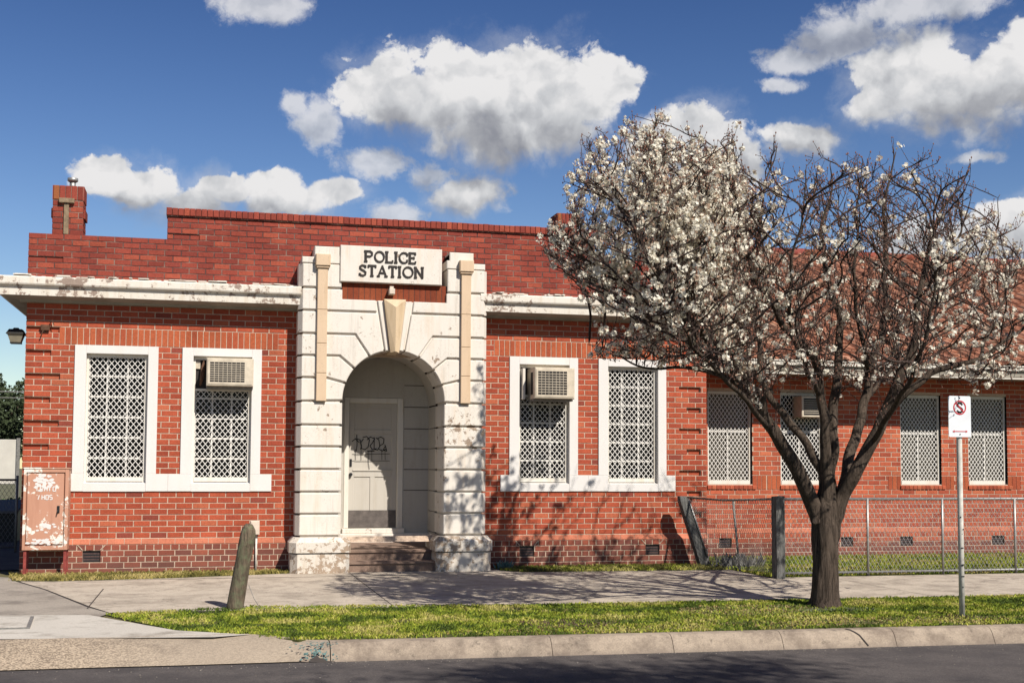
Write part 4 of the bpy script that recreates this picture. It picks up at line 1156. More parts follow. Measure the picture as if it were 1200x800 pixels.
for zz in (sz1-.022,sz0+.03): m_=MB().mat('black_metal');m_.tube([(cx,ys-.004,zz),(cx,ys+.002,zz)],.007,8);m_.build('bolt',plate)
# cabinet
cb0=atY(27.5,644,-.32);ct1=atY(81,549,-.32)
K=thing('metal_cabinet','rusty red and white peeling metal cabinet on legs at the wall corner','cabinet',(.36,-.3,-.08))
x0,x1,z0,z1=.065,.675,.29,1.445
m_=MB().mat('cabinet_paint');m_.box(x0,x1,-.30,-.04,z0,z1)
for a,b,c,d in ((x0,x0+.035,z0,z1),(x1-.05,x1,z0,z1),(x0+.035,x1-.05,z1-.05,z1),(x0+.035,x1-.05,z0,z0+.06)): m_.cbox(a,b,-.335,-.30,c,d,.004)
m_.cbox(x0-.01,x1+.01,-.345,-.03,z1,z1+.02,.004)
m_.build('cabinet_body',K)
m_=MB().mat('cabinet_paint');m_.cbox(x0+.05,x1-.065,-.33,-.30,z0+.085,z1-.065,.006);dr=m_.build('cabinet_door',K)
m_=MB().mat('black_metal');m_.cbox(x1-.15,x1-.115,-.345,-.325,.82,.92,.004);m_.tube([(x1-.135,-.345,.88),(x1-.145,-.365,.80)],.010,6);m_.build('handle',dr)
# faded stencilled remnants
m_=MB().mat('white_surround')
def rem(x,z,w_,h_):
    n=11;pts=[]
    for i in range(n):
        a=2*math.pi*i/n;k=R.uniform(.65,1.1);pts.append((x+math.cos(a)*w_*k,z+math.sin(a)*h_*k))
    j=R.uniform(0,.0015);m_.poly([(p[0],-.3312-j,p[1]) for p in pts])
for i in range(34):
    rem(x0+.28+R.gauss(0,.085),1.27+R.gauss(0,.055),.035,.022)
for i in range(20): rem(x0+.30+R.gauss(0,.07),.63+R.gauss(0,.03),.03,.016)
for i in range(26): rem(x0+.29+R.gauss(0,.12),.42+R.gauss(0,.02),.035,.016)
def mini(txt,x,z,h,wd,wt=.013):
    gl_={'H':[((0,0),(0,1)),((.6,0),(.6,1)),((0,.5),(.6,.5))],'O':[((0,0),(0,1)),((0,1),(.6,1)),((.6,1),(.6,0)),((.6,0),(0,0))],'S':[((.6,1),(0,1)),((0,1),(0,.5)),((0,.5),(.6,.5)),((.6,.5),(.6,0)),((.6,0),(0,0))],'F':[((0,0),(0,1)),((0,1),(.6,1)),((0,.5),(.5,.5))],'I':[((.2,0),(.2,1))],'R':[((0,0),(0,1)),((0,1),(.6,1)),((.6,1),(.6,.5)),((.6,.5),(0,.5)),((.2,.5),(.6,0))],'/':[((0,0),(.3,1))]}
    for c in txt:
        if c in gl_:
            for a,b in gl_[c]: m_.bar((x+a[0]*wd,-.3335,z+a[1]*h),(x+b[0]*wd,-.3335,z+b[1]*h),wt,.0012+R.uniform(0,.0006),(0,1,0))
        x+=wd*.95
mini('/HOS',x0+.20,1.01,.062,.055);mini('IRHIO',x0+.17,1.13,.062,.06)
m_.build('paint_remnants',dr)
for xx,yy in ((x0+.02,-.31),(x1-.05,-.31),(x0+.02,-.06),(x1-.05,-.06)):
    m_=MB().mat('cabinet_red');m_.box(xx,xx+.04,yy,yy+.04,-.1,z0);m_.build('leg',K)
# wall light on the left corner
L_=thing('wall_lantern','black wall lantern bracketed off the building left corner','lamp',(-.15,.25,3.3))
c_=atY(19,394,.25)
m_=MB().mat('lamp_black');m_.tube([(0,.25,c_.z+.02),(c_.x+.05,.25,c_.z+.03)],.018,6)
def fr_(x,y,z0,z1,a,b):
    v=[(x-a,y-a,z0),(x+a,y-a,z0),(x+a,y+a,z0),(x-a,y+a,z0),(x-b,y-b,z1),(x+b,y-b,z1),(x+b,y+b,z1),(x-b,y+b,z1)]
    return v,[(0,3,2,1),(4,5,6,7),(0,1,5,4),(1,2,6,5),(2,3,7,6),(3,0,4,7)]
v,f_=fr_(c_.x,.25,c_.z+.03,c_.z+.10,.13,.09);m_.faces(v,f_);v,f_=fr_(c_.x,.25,c_.z+.10,c_.z+.125,.05,.03);m_.faces(v,f_)
v,f_=fr_(c_.x,.25,c_.z-.11,c_.z-.09,.075,.075);m_.faces(v,f_);m_.build('lamp_head',L_)
m_=MB().mat('lamp_glass');v,f_=fr_(c_.x,.25,c_.z-.09,c_.z+.03,.072,.11);m_.faces(v,f_);m_.build('lamp_shade',L_)
# meter box
Q=thing('power_outlet_box','small beige electrical box on a pale conduit behind the bollard','electrical box',(3.33,-.1,0))
a=atY(293.5,610,-.14);b=atY(304,626.5,-.14);m_=MB().mat('meter_box');m_.cbox(a.x,b.x,-.16,-.04,b.z,a.z,.012);m_.build('box_cover',Q)
m_=MB().mat('pole_white');xx=atY(300,650,-.1).x;m_.tube([(xx,-.085,-.1),(xx,-.085,b.z)],.015,8);m_.build('conduit',Q)
# broken bracket and twig on the wall top left
Z=thing('wall_bracket','small dark broken bracket on the bricks below the cornice','bracket',(.36,0,3.4))
a=atY(53,382,-.03);m_=MB().mat('rust_brown');m_.cbox(a.x-.06,a.x+.06,-.06,.0,a.z-.07,a.z+.02,.01);m_.tube([(a.x+.06,-.05,a.z+.02),(a.x+.10,-.06,a.z+.09),(a.x+.12,-.05,a.z+.02)],.008,5);m_.tube([(a.x-.02,-.05,a.z-.05),(a.x-.06,-.05,a.z-.17)],.008,5);m_.build('bracket_body',Z)
# weeds by right plinth
def weed(name,label,c,n,s,mat,hgt,seed):
    rr=random.Random(seed);m_=MB().mat(mat)
    for i in range(n):
        p=Vector((c[0]+rr.gauss(0,s),c[1]+rr.gauss(0,s*.4),c[2]));h=hgt*rr.uniform(.4,1);a=rr.uniform(0,6.28);q_=p+Vector((math.cos(a)*h*.5,math.sin(a)*h*.3,h))
        u=Vector((rr.uniform(-1,1),rr.uniform(-1,1),rr.uniform(-.5,.5)))*.02
        m_.poly([p,p.lerp(q_,.5)+u,q_,p.lerp(q_,.5)-u])
    o=m_.build(name);tag(o,label,'plant');return o
weed('weed_clump','teal-green weeds growing beside the right entrance plinth',(7.10,-.35,-.08),70,.06,'teal_paint',.16,3)
weed('weed_clump','dark straggly weeds at the foot of the leaning post',(10.85,-.7,-.08),260,.20,'steel_grey',.26,4)

# ---------------------------------------------------------------- left background
LF=thing('panel_fence','pale panel fence across the lane beyond the station','fence',(-6,14,-.08))
m_=MB().mat('fence_white')
a=atY(22,514,14);b=atY(22,567,14);x=a.x
for i in range(14):
    m_.cbox(x-.9,x-.01,14,14.08,b.z,a.z-R.uniform(0,.05),.01);x-=.9
m_.build('panels',LF)
for i in range(7): m_=MB().mat('steel_grey');xx=a.x-i*1.8+.0;m_.box(xx-.04,xx+.04,13.95,14.0,-.1,a.z+.02);m_.build('post',LF)
def leafmass(name,label,cat,c,rad,n,ls,mat,seed,trunk=None):
    rr=random.Random(seed);t=thing(name,label,cat,(c[0],c[1],-.1))
    m_=MB().mat(mat);cl=[]
    for i in range(26):
        d=Vector((rr.gauss(0,1),rr.gauss(0,1),rr.gauss(0,1))).normalized()*rr.uniform(.3,1);cl.append(Vector((c[0]+d.x*rad[0],c[1]+d.y*rad[1],c[2]+d.z*rad[2])))
    for i in range(n):
        k=rr.choice(cl);d=Vector((rr.gauss(0,1),rr.gauss(0,1),rr.gauss(0,1))).normalized()*rr.random()**.4
        p=k+Vector((d.x*rad[0],d.y*rad[1],d.z*rad[2]))*.38
        if p.z<.0: continue
        u=Vector((rr.gauss(0,1),rr.gauss(0,1),rr.gauss(0,1))).normalized()*ls;v=u.orthogonal().normalized()*ls*.5
        m_.poly([p-u,p-v,p+u,p+v])
    m_.build('crown',t)
    if trunk:
        m_=MB().mat('bark');top=c[2];m_.tube([(trunk[0],trunk[1],-.3),(trunk[0]+.1,trunk[1],top*.5),(c[0],c[1],top)],[trunk[2],trunk[2]*.8,trunk[2]*.4],9)
        for i in range(9):
            k=cl[i];m_.tube([(trunk[0]+.1,trunk[1],top*.55),((k.x+trunk[0])/2,(k.y+trunk[1])/2,(k.z+top*.55)/2+.3),k],[trunk[2]*.4,trunk[2]*.25,.03],5)
        m_.build('trunk',t)
    return t
c_=atY(5,470,26);leafmass('dark_tree','dark bushy tree rising beyond the pale panel fence','tree',(c_.x-.6,26,3.1),(1.5,1.3,1.9),9000,.09,'dark_leaf',8,(c_.x-.6,26,.18))
c_=atY(-60,470,27);leafmass('dark_tree','second dark tree further left beyond the pale fence','tree',(c_.x-1.2,28,3.0),(2.2,1.5,1.8),7000,.1,'dark_leaf',9,(c_.x-1.2,28,.2))
hd=thing('hedge','low green hedge behind the side gate','hedge',(-5,12,-.1))
m_=MB().mat('grass');rr=random.Random(4)
a=atY(24,585,12)
for i in range(9000):
    x=a.x-rr.random()*9;y=12+rr.gauss(0,.25);z=rr.random()**.7*(.72+.1*NZ.noise((x*2,0,0)));u=Vector((rr.gauss(0,1),rr.gauss(0,1),rr.gauss(0,1))).normalized()*.04;v=u.orthogonal()*.6
    m_.col=(.05+.04*rr.random(),.09+.06*rr.random(),.02);p=Vector((x,y,z-.05));m_.poly([p-u,p-v,p+u,p+v])
m_.build('foliage',hd,color=True)
sg_=thing('side_gate','chain-link side gate across the lane left of the station','gate',(-1,6,-.09))
m_=MB().mat('steel_grey');ga=atY(20,575,5.);gx=ga.x
m_.tube([(gx,5,-.1),(gx,5,1.3)],.025,6);m_.tube([(gx-4,5,1.22),(gx,5,1.22)],.02,6);m_.tube([(gx-4,5,.0),(gx,5,.0)],.02,6)
m_.build('gate_frame',sg_)
m_=MB().mat('steel_grey');wires(m_,lambda u,z:(gx-4+u,5,z),0,4,0,1.22,.075,.003);m_.build('chain_mesh',sg_)
# neighbour's roof line and cable
N=thing('power_line','pair of overhead cables across the lane beyond the fence','cable',(-3,20,3.5))
m_=MB().mat('steel_grey');m_.tube([atY(-200,456,20),atY(26,459,20),atY(60,460,20)],.018,5);m_.tube([atY(-200,464,20),atY(26,466,20),atY(60,467,20)],.014,5)
m_.build('cables',N)
cr_=thing('lane_shade_block','black block standing in for the shade of the lane','shade block',(-3.5,8.,-.09))  # added black block paints in the lane's dark shade
m_=MB().mat('lamp_black');a=atY(-30,600,8);b=atY(17,648,8)
m_.box(b.x-3,b.x,8,9,-.1,.55);m_.build('wall',cr_);m_=MB().mat('roof_flat');m_.faces([(b.x-3.1,7.9,.55),(b.x+.05,7.9,.55),(b.x+.05,9.1,.75),(b.x-3.1,9.1,.75),(b.x-3.1,7.9,.5),(b.x+.05,7.9,.5),(b.x+.05,9.1,.7),(b.x-3.1,9.1,.7)],[(0,1,2,3),(7,6,5,4),(4,5,1,0),(5,6,2,1)]);m_.build('roof',cr_)

# ---------------------------------------------------------------- blossom tree
tb=atZ(968,711,-.10);TY=tb.y
TR=thing('blossom_tree','bare-limbed ornamental pear tree flecked with white blossom on the verge','tree',tuple(tb))
def tp(x,y,dy=0.): return atY(x,y,TY+dy)
limbs=[ # (points px + depth), start/end radius
 ([(968,712,0),(967,690,0),(967,650,0),(966,615,0),(967,596,0),(969,578,0),(971,560,0)],[.205,.180,.168,.165,.165,.12,.05]),
 ([(962,630,0),(956,602,0),(945,568,-.05),(929,540,-.1),(912,516,-.15),(899,490,-.2),(890,468,-.25),(868,442,-.35),(849,415,-.45),(824,392,-.55),(790,366,-.65),(755,340,-.7),(716,312,-.75)],[.11,.11,.10,.092,.085,.08,.075,.066,.058,.05,.038,.027,.015]),
 ([(968,625,0),(964,562,.15),(953,538,.3),(935,508,.45),(917,486,.6),(902,462,.75),(893,430,.9),(888,390,1.0),(884,345,1.05),(888,295,1.1),(893,245,1.1),(902,200,1.1),(911,168,1.1)],[.08,.065,.06,.055,.052,.048,.043,.038,.032,.026,.018,.011,.005]),
 ([(968,625,-.02),(968,548,-.07),(966,505,-.1),(962,462,-.1),(955,425,-.15),(935,398,-.2),(915,378,-.25),(900,350,-.3),(880,315,-.35),(868,270,-.4),(862,225,-.4),(857,165,-.4)],[.09,.08,.07,.06,.055,.048,.04,.034,.028,.02,.013,.005]),
 ([(972,596,0),(975,540,.1),(976,490,.2),(978,450,.25),(984,415,.3),(984,380,.35),(976,345,.4),(965,310,.45),(963,270,.5),(972,230,.5),(973,190,.5)],[.09,.08,.07,.062,.056,.05,.043,.035,.026,.015,.005]),
 ([(974,625,0),(992,548,.25),(1003,510,.45),(1011,475,.6),(1018,440,.7),(1030,405,.8),(1037,365,.85),(1038,320,.9),(1037,270,.9),(1040,225,.9),(1050,178,.9)],[.085,.078,.07,.064,.06,.055,.05,.042,.032,.02,.006]),
 ([(974,632,0),(984,590,-.02),(1001,558,-.15),(1020,520,-.25),(1038,486,-.35),(1052,448,-.45),(1066,412,-.5),(1076,378,-.55),(1079,335,-.6),(1088,295,-.6),(1102,255,-.6),(1120,222,-.6),(1134,202,-.6)],[.10,.10,.092,.085,.078,.068,.058,.048,.038,.029,.02,.012,.005]),
 ([(1036,490,-.35),(1062,462,-.5),(1092,437,-.6),(1120,428,-.7),(1148,420,-.75),(1172,402,-.8),(1195,388,-.8),(1222,362,-.85)],[.055,.05,.046,.04,.034,.028,.02,.01]),
 ([(890,468,-.25),(862,448,-.1),(832,436,.1),(800,430,.3),(770,432,.5),(745,428,.6),(715,410,.7),(690,404,.8)],[.04,.034,.028,.022,.017,.013,.009,.004]),
 ([(849,415,-.45),(834,380,-.3),(825,340,-.2),(824,300,-.1),(830,255,0),(842,210,.1),(852,175,.1)],[.042,.036,.03,.024,.017,.01,.004]),
 ([(790,366,-.65),(772,322,-.8),(752,285,-.9),(730,245,-1.),(705,205,-1.),(688,160,-1.)],[.028,.023,.018,.013,.008,.004]),
 ([(824,392,-.55),(800,345,-.9),(786,300,-1.1),(778,250,-1.2),(772,200,-1.3),(766,152,-1.3)],[.034,.028,.022,.016,.010,.004]),
 ([(868,442,-.35),(838,420,.2),(800,398,.7),(760,372,1.1),(720,345,1.3),(680,325,1.5),(650,300,1.6)],[.042,.035,.028,.022,.016,.010,.005]),
 ([(1079,335,-.6),(1100,325,-.4),(1118,290,-.3),(1128,255,-.2),(1132,222,-.2)],[.025,.022,.016,.01,.004]),
 ([(1030,405,.8),(1055,385,1.0),(1085,362,1.2),(1115,335,1.3),(1145,315,1.4),(1166,280,1.4),(1172,228,1.4)],[.034,.03,.025,.02,.015,.01,.004]),
 ([(1148,420,-.75),(1160,385,-.5),(1175,350,-.3),(1188,325,-.2),(1196,300,-.2)],[.024,.02,.015,.01,.005]),
 ([(1018,440,.7),(1010,400,.4),(1004,360,.3),(1002,310,.2),(1006,260,.2),(1008,215,.2),(1010,185,.2)],[.034,.03,.025,.02,.015,.009,.004]),
 ([(962,462,-.1),(945,430,-.6),(930,395,-.9),(925,350,-1.2),(930,300,-1.4),(938,250,-1.5),(945,195,-1.5)],[.036,.031,.026,.021,.016,.010,.004]),
 ([(1011,475,.6),(1030,450,1.2),(1050,425,1.7),(1075,395,2.0),(1095,350,2.2),(1105,300,2.2)],[.034,.03,.025,.02,.014,.006]),
 ([(902,462,.75),(880,430,1.3),(850,400,1.7),(815,365,2.0),(785,325,2.2),(760,280,2.3),(745,230,2.3)],[.034,.03,.025,.02,.015,.01,.005]),
 ([(1020,520,-.25),(1040,490,-.8),(1060,455,-1.3),(1080,410,-1.7),(1090,360,-1.9),(1100,310,-2.0)],[.034,.03,.025,.02,.014,.006]),
 ([(912,516,-.15),(885,480,-.7),(850,445,-1.2),(815,405,-1.6),(785,360,-1.9),(760,310,-2.1),(742,260,-2.1)],[.036,.031,.026,.02,.015,.01,.005]),
]
tm=MB().mat('bark')
nodes=[];par=[]   # skeleton nodes for the twig growth
rt=random.Random(21)
for li,(pp,rr_) in enumerate(limbs):
    W_=[tp(*p) for p in pp];rr_=[q*(.87 if li<8 else .95) for q in rr_]
    # resample with Catmull-Rom and small wobble
    out=[];ro=[]
    for i in range(len(W_)-1):
        p0=W_[max(i-1,0)];p1=W_[i];p2=W_[i+1];p3=W_[min(i+2,len(W_)-1)]
        K=max(2,int((p2-p1).length/.07))
        for k in range(K):
            t=k/K;t2=t*t;t3=t2*t
            q_=.5*((2*p1)+(-p0+p2)*t+(2*p0-5*p1+4*p2-p3)*t2+(-p0+3*p1-3*p2+p3)*t3)
            r=rr_[i]+(rr_[i+1]-rr_[i])*t
            if li>0 and not(i==0 and k==0): q_=q_+Vector((NZ.noise(q_*3.1+Vector((li,0,0))),NZ.noise(q_*3.1+Vector((0,li,5))),0))*.05
            out.append(q_);ro.append(r)
    out.append(W_[-1]);ro.append(rr_[-1])
    s0=len(tm.v);tm.tube(out,ro,36 if li==0 else (16 if ro[0]>.06 else 8))
    if li==0:
        # root flare and bark ridges
        for i in range(s0,len(tm.v)):
            x,y,z=tm.v[i];c0=tb;a=math.atan2(y-TY,x-tb.x);fl=max(0,.10-(z+.1))*.55;k=NZ.noise((math.cos(a)*2.2,math.sin(a)*2.2,z*.8))*.03+NZ.noise((math.cos(a)*9,math.sin(a)*9,z*2.5))*.022+fl*(.6+.4*math.sin(a*5))
            tm.v[i]=(x+math.cos(a)*k,y+math.sin(a)*k,z)
    else:
        for q_,r in zip(out,ro): nodes.append((q_,r))
# knots
for i in range(26):
    q_,r=nodes[rt.randrange(len(nodes))]
    if r>.04: tm.tube([q_,q_+Vector((rt.uniform(-1,1),-rt.random(),rt.uniform(-.2,.5))).normalized()*(r*1.3)],[r*.7,r*.45],7)
tm.build('trunk',TR)
# crown outline in the photograph's plane, used as a real-space volume
crown=[(648,300),(672,262),(655,222),(682,215),(676,160),(694,150),(712,172),(738,144),(756,170),(770,145),(792,176),(815,158),(838,188),(858,156),(872,200),(886,235),(905,168),(916,225),(940,208),(952,182),(975,212),(992,190),(1012,180),(1030,212),(1052,172),(1072,205),(1100,178),(1112,222),(1135,208),(1146,262),(1170,226),(1178,300),(1198,285),(1212,320),(1236,360),(1210,420),(1222,452),(1150,472),(1105,452),(1040,462),(1000,470),(900,470),(850,450),(800,440),(740,436),(690,425),(712,398),(668,350),(640,325),(632,300)]
crown=[(x,y+12 if y<270 else y) for x,y in crown]
pos=[n_[0] for n_ in nodes];P=np.array([tuple(p) for p in pos]);parent=[-1]*len(pos);rad0=[n_[1] for n_ in nodes]
ctr=tp(930,330)
att=[]
while len(att)<3500:
    x=rt.uniform(640,1230);y=rt.uniform(140,470)
    if not inpoly(x,y,crown): continue
    if x>880 and rt.random()<.56: continue
    if y<215 and rt.random()<.35: continue
    hx=abs(x-930)/300.;hy=(y-320)/190.
    dmax=2.75*math.sqrt(max(.06,1-hx**2*.85))*(1-.25*max(0,-hy))
    d=rt.uniform(-dmax,dmax);p=tp(x,y,d)
    att.append(tuple(p))
att=np.array(att)
alive=np.ones(len(att),bool)
Dd,Dk,ST_=.5,.12,.07
tw_par={}
import collections
Pn=P.copy();childcount=collections.Counter()
near=np.full(len(att),1e9);ni=np.zeros(len(att),int)
def upd(newidx,arr):
    global near,ni
    A_=att
    for s in range(0,len(newidx),400):
        idx=newidx[s:s+400];Q_=arr[idx]
        d=((A_[:,None,:]-Q_[None,:,:])**2).sum(-1);j=d.argmin(1);dm=d[np.arange(len(A_)),j]
        m_=dm<near;near[m_]=dm[m_];ni[m_]=np.array(idx)[j[m_]]
# trunk/limbs thicker than .075 do not sprout
lim=[i for i in range(len(P)) if rad0[i]<.06]
upd(np.array(lim),Pn)
par_=list(parent)
PL=[tuple(p) for p in P]
for it in range(26):
    alive&=near>Dk**2
    act=alive&(near<Dd**2)
    if not act.any(): break
    A_=att[act];I=ni[act];Q_=np.array(PL)[I];v=A_-Q_;v/=np.linalg.norm(v,axis=1,keepdims=True)
    acc={}
    for k,i in enumerate(I): acc.setdefault(int(i),[]).append(v[k])
    new=[]
    for i,l in acc.items():
        if childcount[i]>2: continue
        d=np.sum(l,axis=0)
        d/= (np.linalg.norm(d)+1e-9);d=d+np.array((0,0,.75))+np.array([rt.gauss(0,.16) for _ in range(3)])
        if par_[i]>=0:
            pd=np.array(PL[i])-np.array(PL[par_[i]]);pd/=np.linalg.norm(pd)+1e-9;d=d/np.linalg.norm(d)+pd*.7
        d/=np.linalg.norm(d)
        if PL[i][2]>3.1: d[2]=max(d[2],.38);d/=np.linalg.norm(d)
        q_=np.array(PL[i])+d*ST_
        PL.append(tuple(q_));par_.append(i);childcount[i]+=1;new.append(len(PL)-1)
    if not new: break
    upd(np.array(new),np.array(PL))
N0=len(nodes);NN=len(PL)
ch_=collections.defaultdict(list)
for i in range(N0,NN): ch_[par_[i]].append(i)
# radii by pipe model
wt=[0.]*NN
for i in range(NN-1,N0-1,-1):
    if not ch_[i]: wt[i]=1.
    if par_[i]>=N0: wt[par_[i]]+=wt[i]
rad=[0]*NN
for i in range(N0,NN): rad[i]=min(.0042*max(wt[i],1)**.42,.03)
bm_=MB().mat('bark_twig')
# chains
def chain(start,frm):
    pts=[Vector(PL[frm])];rs=[min(rad[start],rad0[frm]*.8) if frm<N0 else rad[start]];cur=start
    while True:
        pts.append(Vector(PL[cur]));rs.append(rad[cur]);cs=ch_[cur]
        if not cs: break
        nx=max(cs,key=lambda c:wt[c])
        for c in cs:
            if c!=nx: stack.append((c,cur))
        cur=nx
    rs[-1]=.002
    bm_.tube(pts,rs,5 if rs[0]>.008 else 4,True,False)
    return pts
stack=[(c,i) for i in range(N0) for c in ch_[i]]
tips=[]
def shoot(p,d,L,r0,depth):
    pts=[p];n=max(3,int(L/.07));v=d.copy();over=rt.choice((0,0,0,5,9)) if depth>0 else 0
    for k in range(n):
        v=(v+Vector((rt.gauss(0,.07),rt.gauss(0,.07),.16))).normalized();q_=pts[-1]+v*(L/n);x,y=proj(q_)
        if not inpoly(x,y+over,crown) and k>1: break
        pts.append(q_)
    if len(pts)<3: return
    rs=[r0*(1-k/len(pts))+.0022 for k in range(len(pts))]
    bm_.tube(pts,rs,5 if r0>.007 else 4,True,False);tips.append(pts)
    if depth>0:
        for k in range(1,len(pts)-1):
            if rt.random()<.62:
                a=rt.uniform(0,6.283);s=Vector((math.cos(a),math.sin(a),0));e=(v*1.0+s*rt.uniform(.5,.9)).normalized()
                shoot(pts[k],e,L*rt.uniform(.25,.55),r0*.5,depth-1)
cand=[i for i in range(N0) if .008<rad0[i]<.05 and PL[i][2]>1.9]
for i in rt.sample(cand,205):
    p=Vector(PL[i]);a=rt.uniform(0,6.283)
    if proj(p)[0]>890 and rt.random()<.62: continue
    shoot(p,Vector((math.cos(a)*.55,math.sin(a)*.55,.9)).normalized(),rt.uniform(.5,1.35),rt.uniform(.006,.011),2 if proj(p)[0]<890 else 1)
while stack:
    s,f=stack.pop();pts=chain(s,f);tips.append(pts)
# short spurs / straight upright shoots
spurs=[]
for pts in tips:
    for k in range(1,len(pts)):
        if rt.random()<.80:
            p=pts[k];d=(pts[k]-pts[k-1]).normalized();s=Vector((rt.gauss(0,1),rt.gauss(0,1),rt.gauss(.5,.7))).normalized();q_=p+(d*.3+s).normalized()*rt.uniform(.03,.11)
            bm_.tube([p,q_],[.0032,.0022],3,False,False);spurs.append((q_,k/len(pts)))
    e=pts[-1]
    if rt.random()<.8:
        d=(pts[-1]-pts[-2]).normalized()*.5+Vector((rt.gauss(0,.15),rt.gauss(0,.15),1));d.normalize();L=rt.uniform(.05,.20)
        q_=e+d*L;bm_.tube([e,e+d*L*.5+Vector((rt.gauss(0,.008),rt.gauss(0,.008),0)),q_],[.0032,.0028,.0018],3,False,False);spurs.append((q_,1));spurs.append((e+d*L*.5,1))
bm_.build('branches',TR)
# blossom
def dens(x,y):
    d=0.10
    if x<875: d=.66 if y<400 else .5
    elif x<930: d=.35 if y>230 else .15
    elif x<1090: d=.10 if y<330 else .16
    else: d=.42 if y>270 else .08
    if 700<x<860 and 165<y<330: d=.84
    if y<180: d*=.45
    if x<690: d*=.5
    return d
fb=MB().mat('petal');cen=MB().mat('bud_brown')
nb=0
def flower(mb,c,r,nrm):
    u=nrm.orthogonal().normalized();v=nrm.cross(u);pts=[]
    for k in range(5):
        a=2*math.pi*k/5+.3;pts.append(c+(u*math.cos(a)+v*math.sin(a))*r+nrm*r*.25)
        a+=math.pi/5;pts.append(c+(u*math.cos(a)+v*math.sin(a))*r*.62)
    mb.poly(pts)
for q_,t in spurs:
    x,y=proj(q_)
    cn=NZ.noise(q_*1.7)+.5*NZ.noise(q_*5)
    d=dens(x,y)*(1+cn*1.6)
    if rt.random()<d*.36:
        n=rt.randint(8,14);s=rt.uniform(.028,.055)
        for k in range(n):
            dd=Vector((rt.gauss(0,1),rt.gauss(0,1),rt.gauss(0,1))).normalized();c=q_+dd*s*rt.uniform(.5,1.)
            w_=rt.uniform(.76,.93);fb.col=(w_,w_*.945,w_*.81) if rt.random()<.86 else (.50,.36,.27)
            flower(fb,c,rt.uniform(.017,.027),(dd+Vector((rt.gauss(0,.4),rt.gauss(0,.4),rt.gauss(0,.4)))).normalized())
        nb+=1
    else:
        s=rt.uniform(.006,.012);cen.tube([q_-Vector((0,0,s)),q_,q_+Vector((0,0,s*1.3))],[s*.4,s*.8,.001],4,False,False)
print('blossom clusters',nb,'twig chains',len(tips),'nodes',NN)
o=fb.build('blossom',TR,color=True);o['kind']='stuff'
o=cen.build('buds',TR);o['kind']='stuff'

# tree on the near side of the road (out of frame) whose shade falls on the asphalt
rr=random.Random(31)
OT=thing('street_gum_tree','leafy tree on the near side of the road, shading the asphalt','tree',(9.4,-20.6,-.26))
m_=MB().mat('bark');m_.tube([(9.4,-20.6,-.3),(9.3,-20.5,2.5),(9.0,-20.2,5.0),(8.6,-19.6,7.5),(8.4,-19,9.4)],[.3,.25,.2,.12,.03],10)
cl=[]
for i in range(34):
    p=Vector((rr.uniform(6.6,11.6),rr.uniform(-20.4,-17.8),rr.uniform(7.2,9.6)));cl.append(p)
    m_.tube([(8.9,-20.1,5.6),Vector((8.8,-19.8,6.6)).lerp(p,.5),p],[.07,.045,.012],5)
m_.build('trunk',OT)
m_=MB().mat('dark_leaf')
for i in range(23000):
    k=rr.choice(cl);p=k+Vector((rr.gauss(0,.42),rr.gauss(0,.30),rr.gauss(0,.25)));u=Vector((rr.gauss(0,1),rr.gauss(0,.6),rr.gauss(0,.5))).normalized()*.06;v=u.orthogonal().normalized()*.022
    m_.poly([p-u,p-v,p+u,p+v])
m_.build('crown',OT)

# ---------------------------------------------------------------- light and sky
SD=Vector((.44,-.96,1.)).normalized()
el=math.asin(SD.z);az=math.atan2(SD.x,SD.y)
s=bpy.data.lights.new('sun','SUN');s.energy=5.0;s.angle=math.radians(.5);s.color=(1,.94,.85);so=bpy.data.objects.new('sun',s);COL.objects.link(so)
so.rotation_euler=SD.to_track_quat('Z','Y').to_euler()
w=bpy.data.worlds.new('World');sc.world=w;w.use_nodes=True;T=NT(w.node_tree)
bg=w.node_tree.nodes['Background']
sky=T.n('ShaderNodeTexSky',sky_type='NISHITA');sky.sun_disc=False;sky.sun_elevation=el;sky.sun_rotation=az;sky.air_density=1.;sky.dust_density=.2;sky.ozone_density=2.5
geo=T.n('ShaderNodeTexCoord').outputs['Generated']
sep=T.n('ShaderNodeSeparateXYZ',{0:geo})
azn=T.math('ARCTAN2',sep.outputs[0],sep.outputs[1]);eln=T.math('ARCSINE',sep.outputs[2])
uv=T.n('ShaderNodeCombineXYZ',{0:azn,1:eln,2:0.}).outputs[0]
def ang(x,y):
    r=ray(x,y).normalized();return math.atan2(r.x,r.y),math.asin(r.z)
# warp the lookup so that outlines billow
wn=T.n('ShaderNodeTexNoise',{'Vector':geo,'Scale':9.,'Detail':7.,'Roughness':.62}).outputs['Color']
wv_=T.n('ShaderNodeVectorMath',{0:wn,1:(.5,.5,.5)},operation='SUBTRACT').outputs[0]
def field(ells,vec):
    cur=None
    for (x,y,rx,ry) in ells:
        a,e=ang(x,y)
        d=T.n('ShaderNodeVectorMath',{0:vec,1:(a,e,0)},operation='SUBTRACT').outputs[0]
        d=T.n('ShaderNodeVectorMath',{0:d,1:(F/rx,F/ry,0)},operation='MULTIPLY').outputs[0]
        l=T.n('ShaderNodeVectorMath',{0:d},operation='LENGTH').outputs['Value']
        v=T.math('SUBTRACT',1.,l)
        cur=v if cur is None else T.math('SMOOTH_MAX',cur,v,.25)
    return cur
big=[(465,112,80,58),(540,115,110,72),(630,112,125,78),(600,158,140,52),(700,105,62,48)]
mid=[(125,208,40,32),(165,226,55,36),(225,244,64,28),(262,220,40,26),(325,216,44,30),(345,240,78,26),(402,224,38,20),(545,228,66,32),(800,168,92,56),(860,192,40,34),(942,162,66,26)]
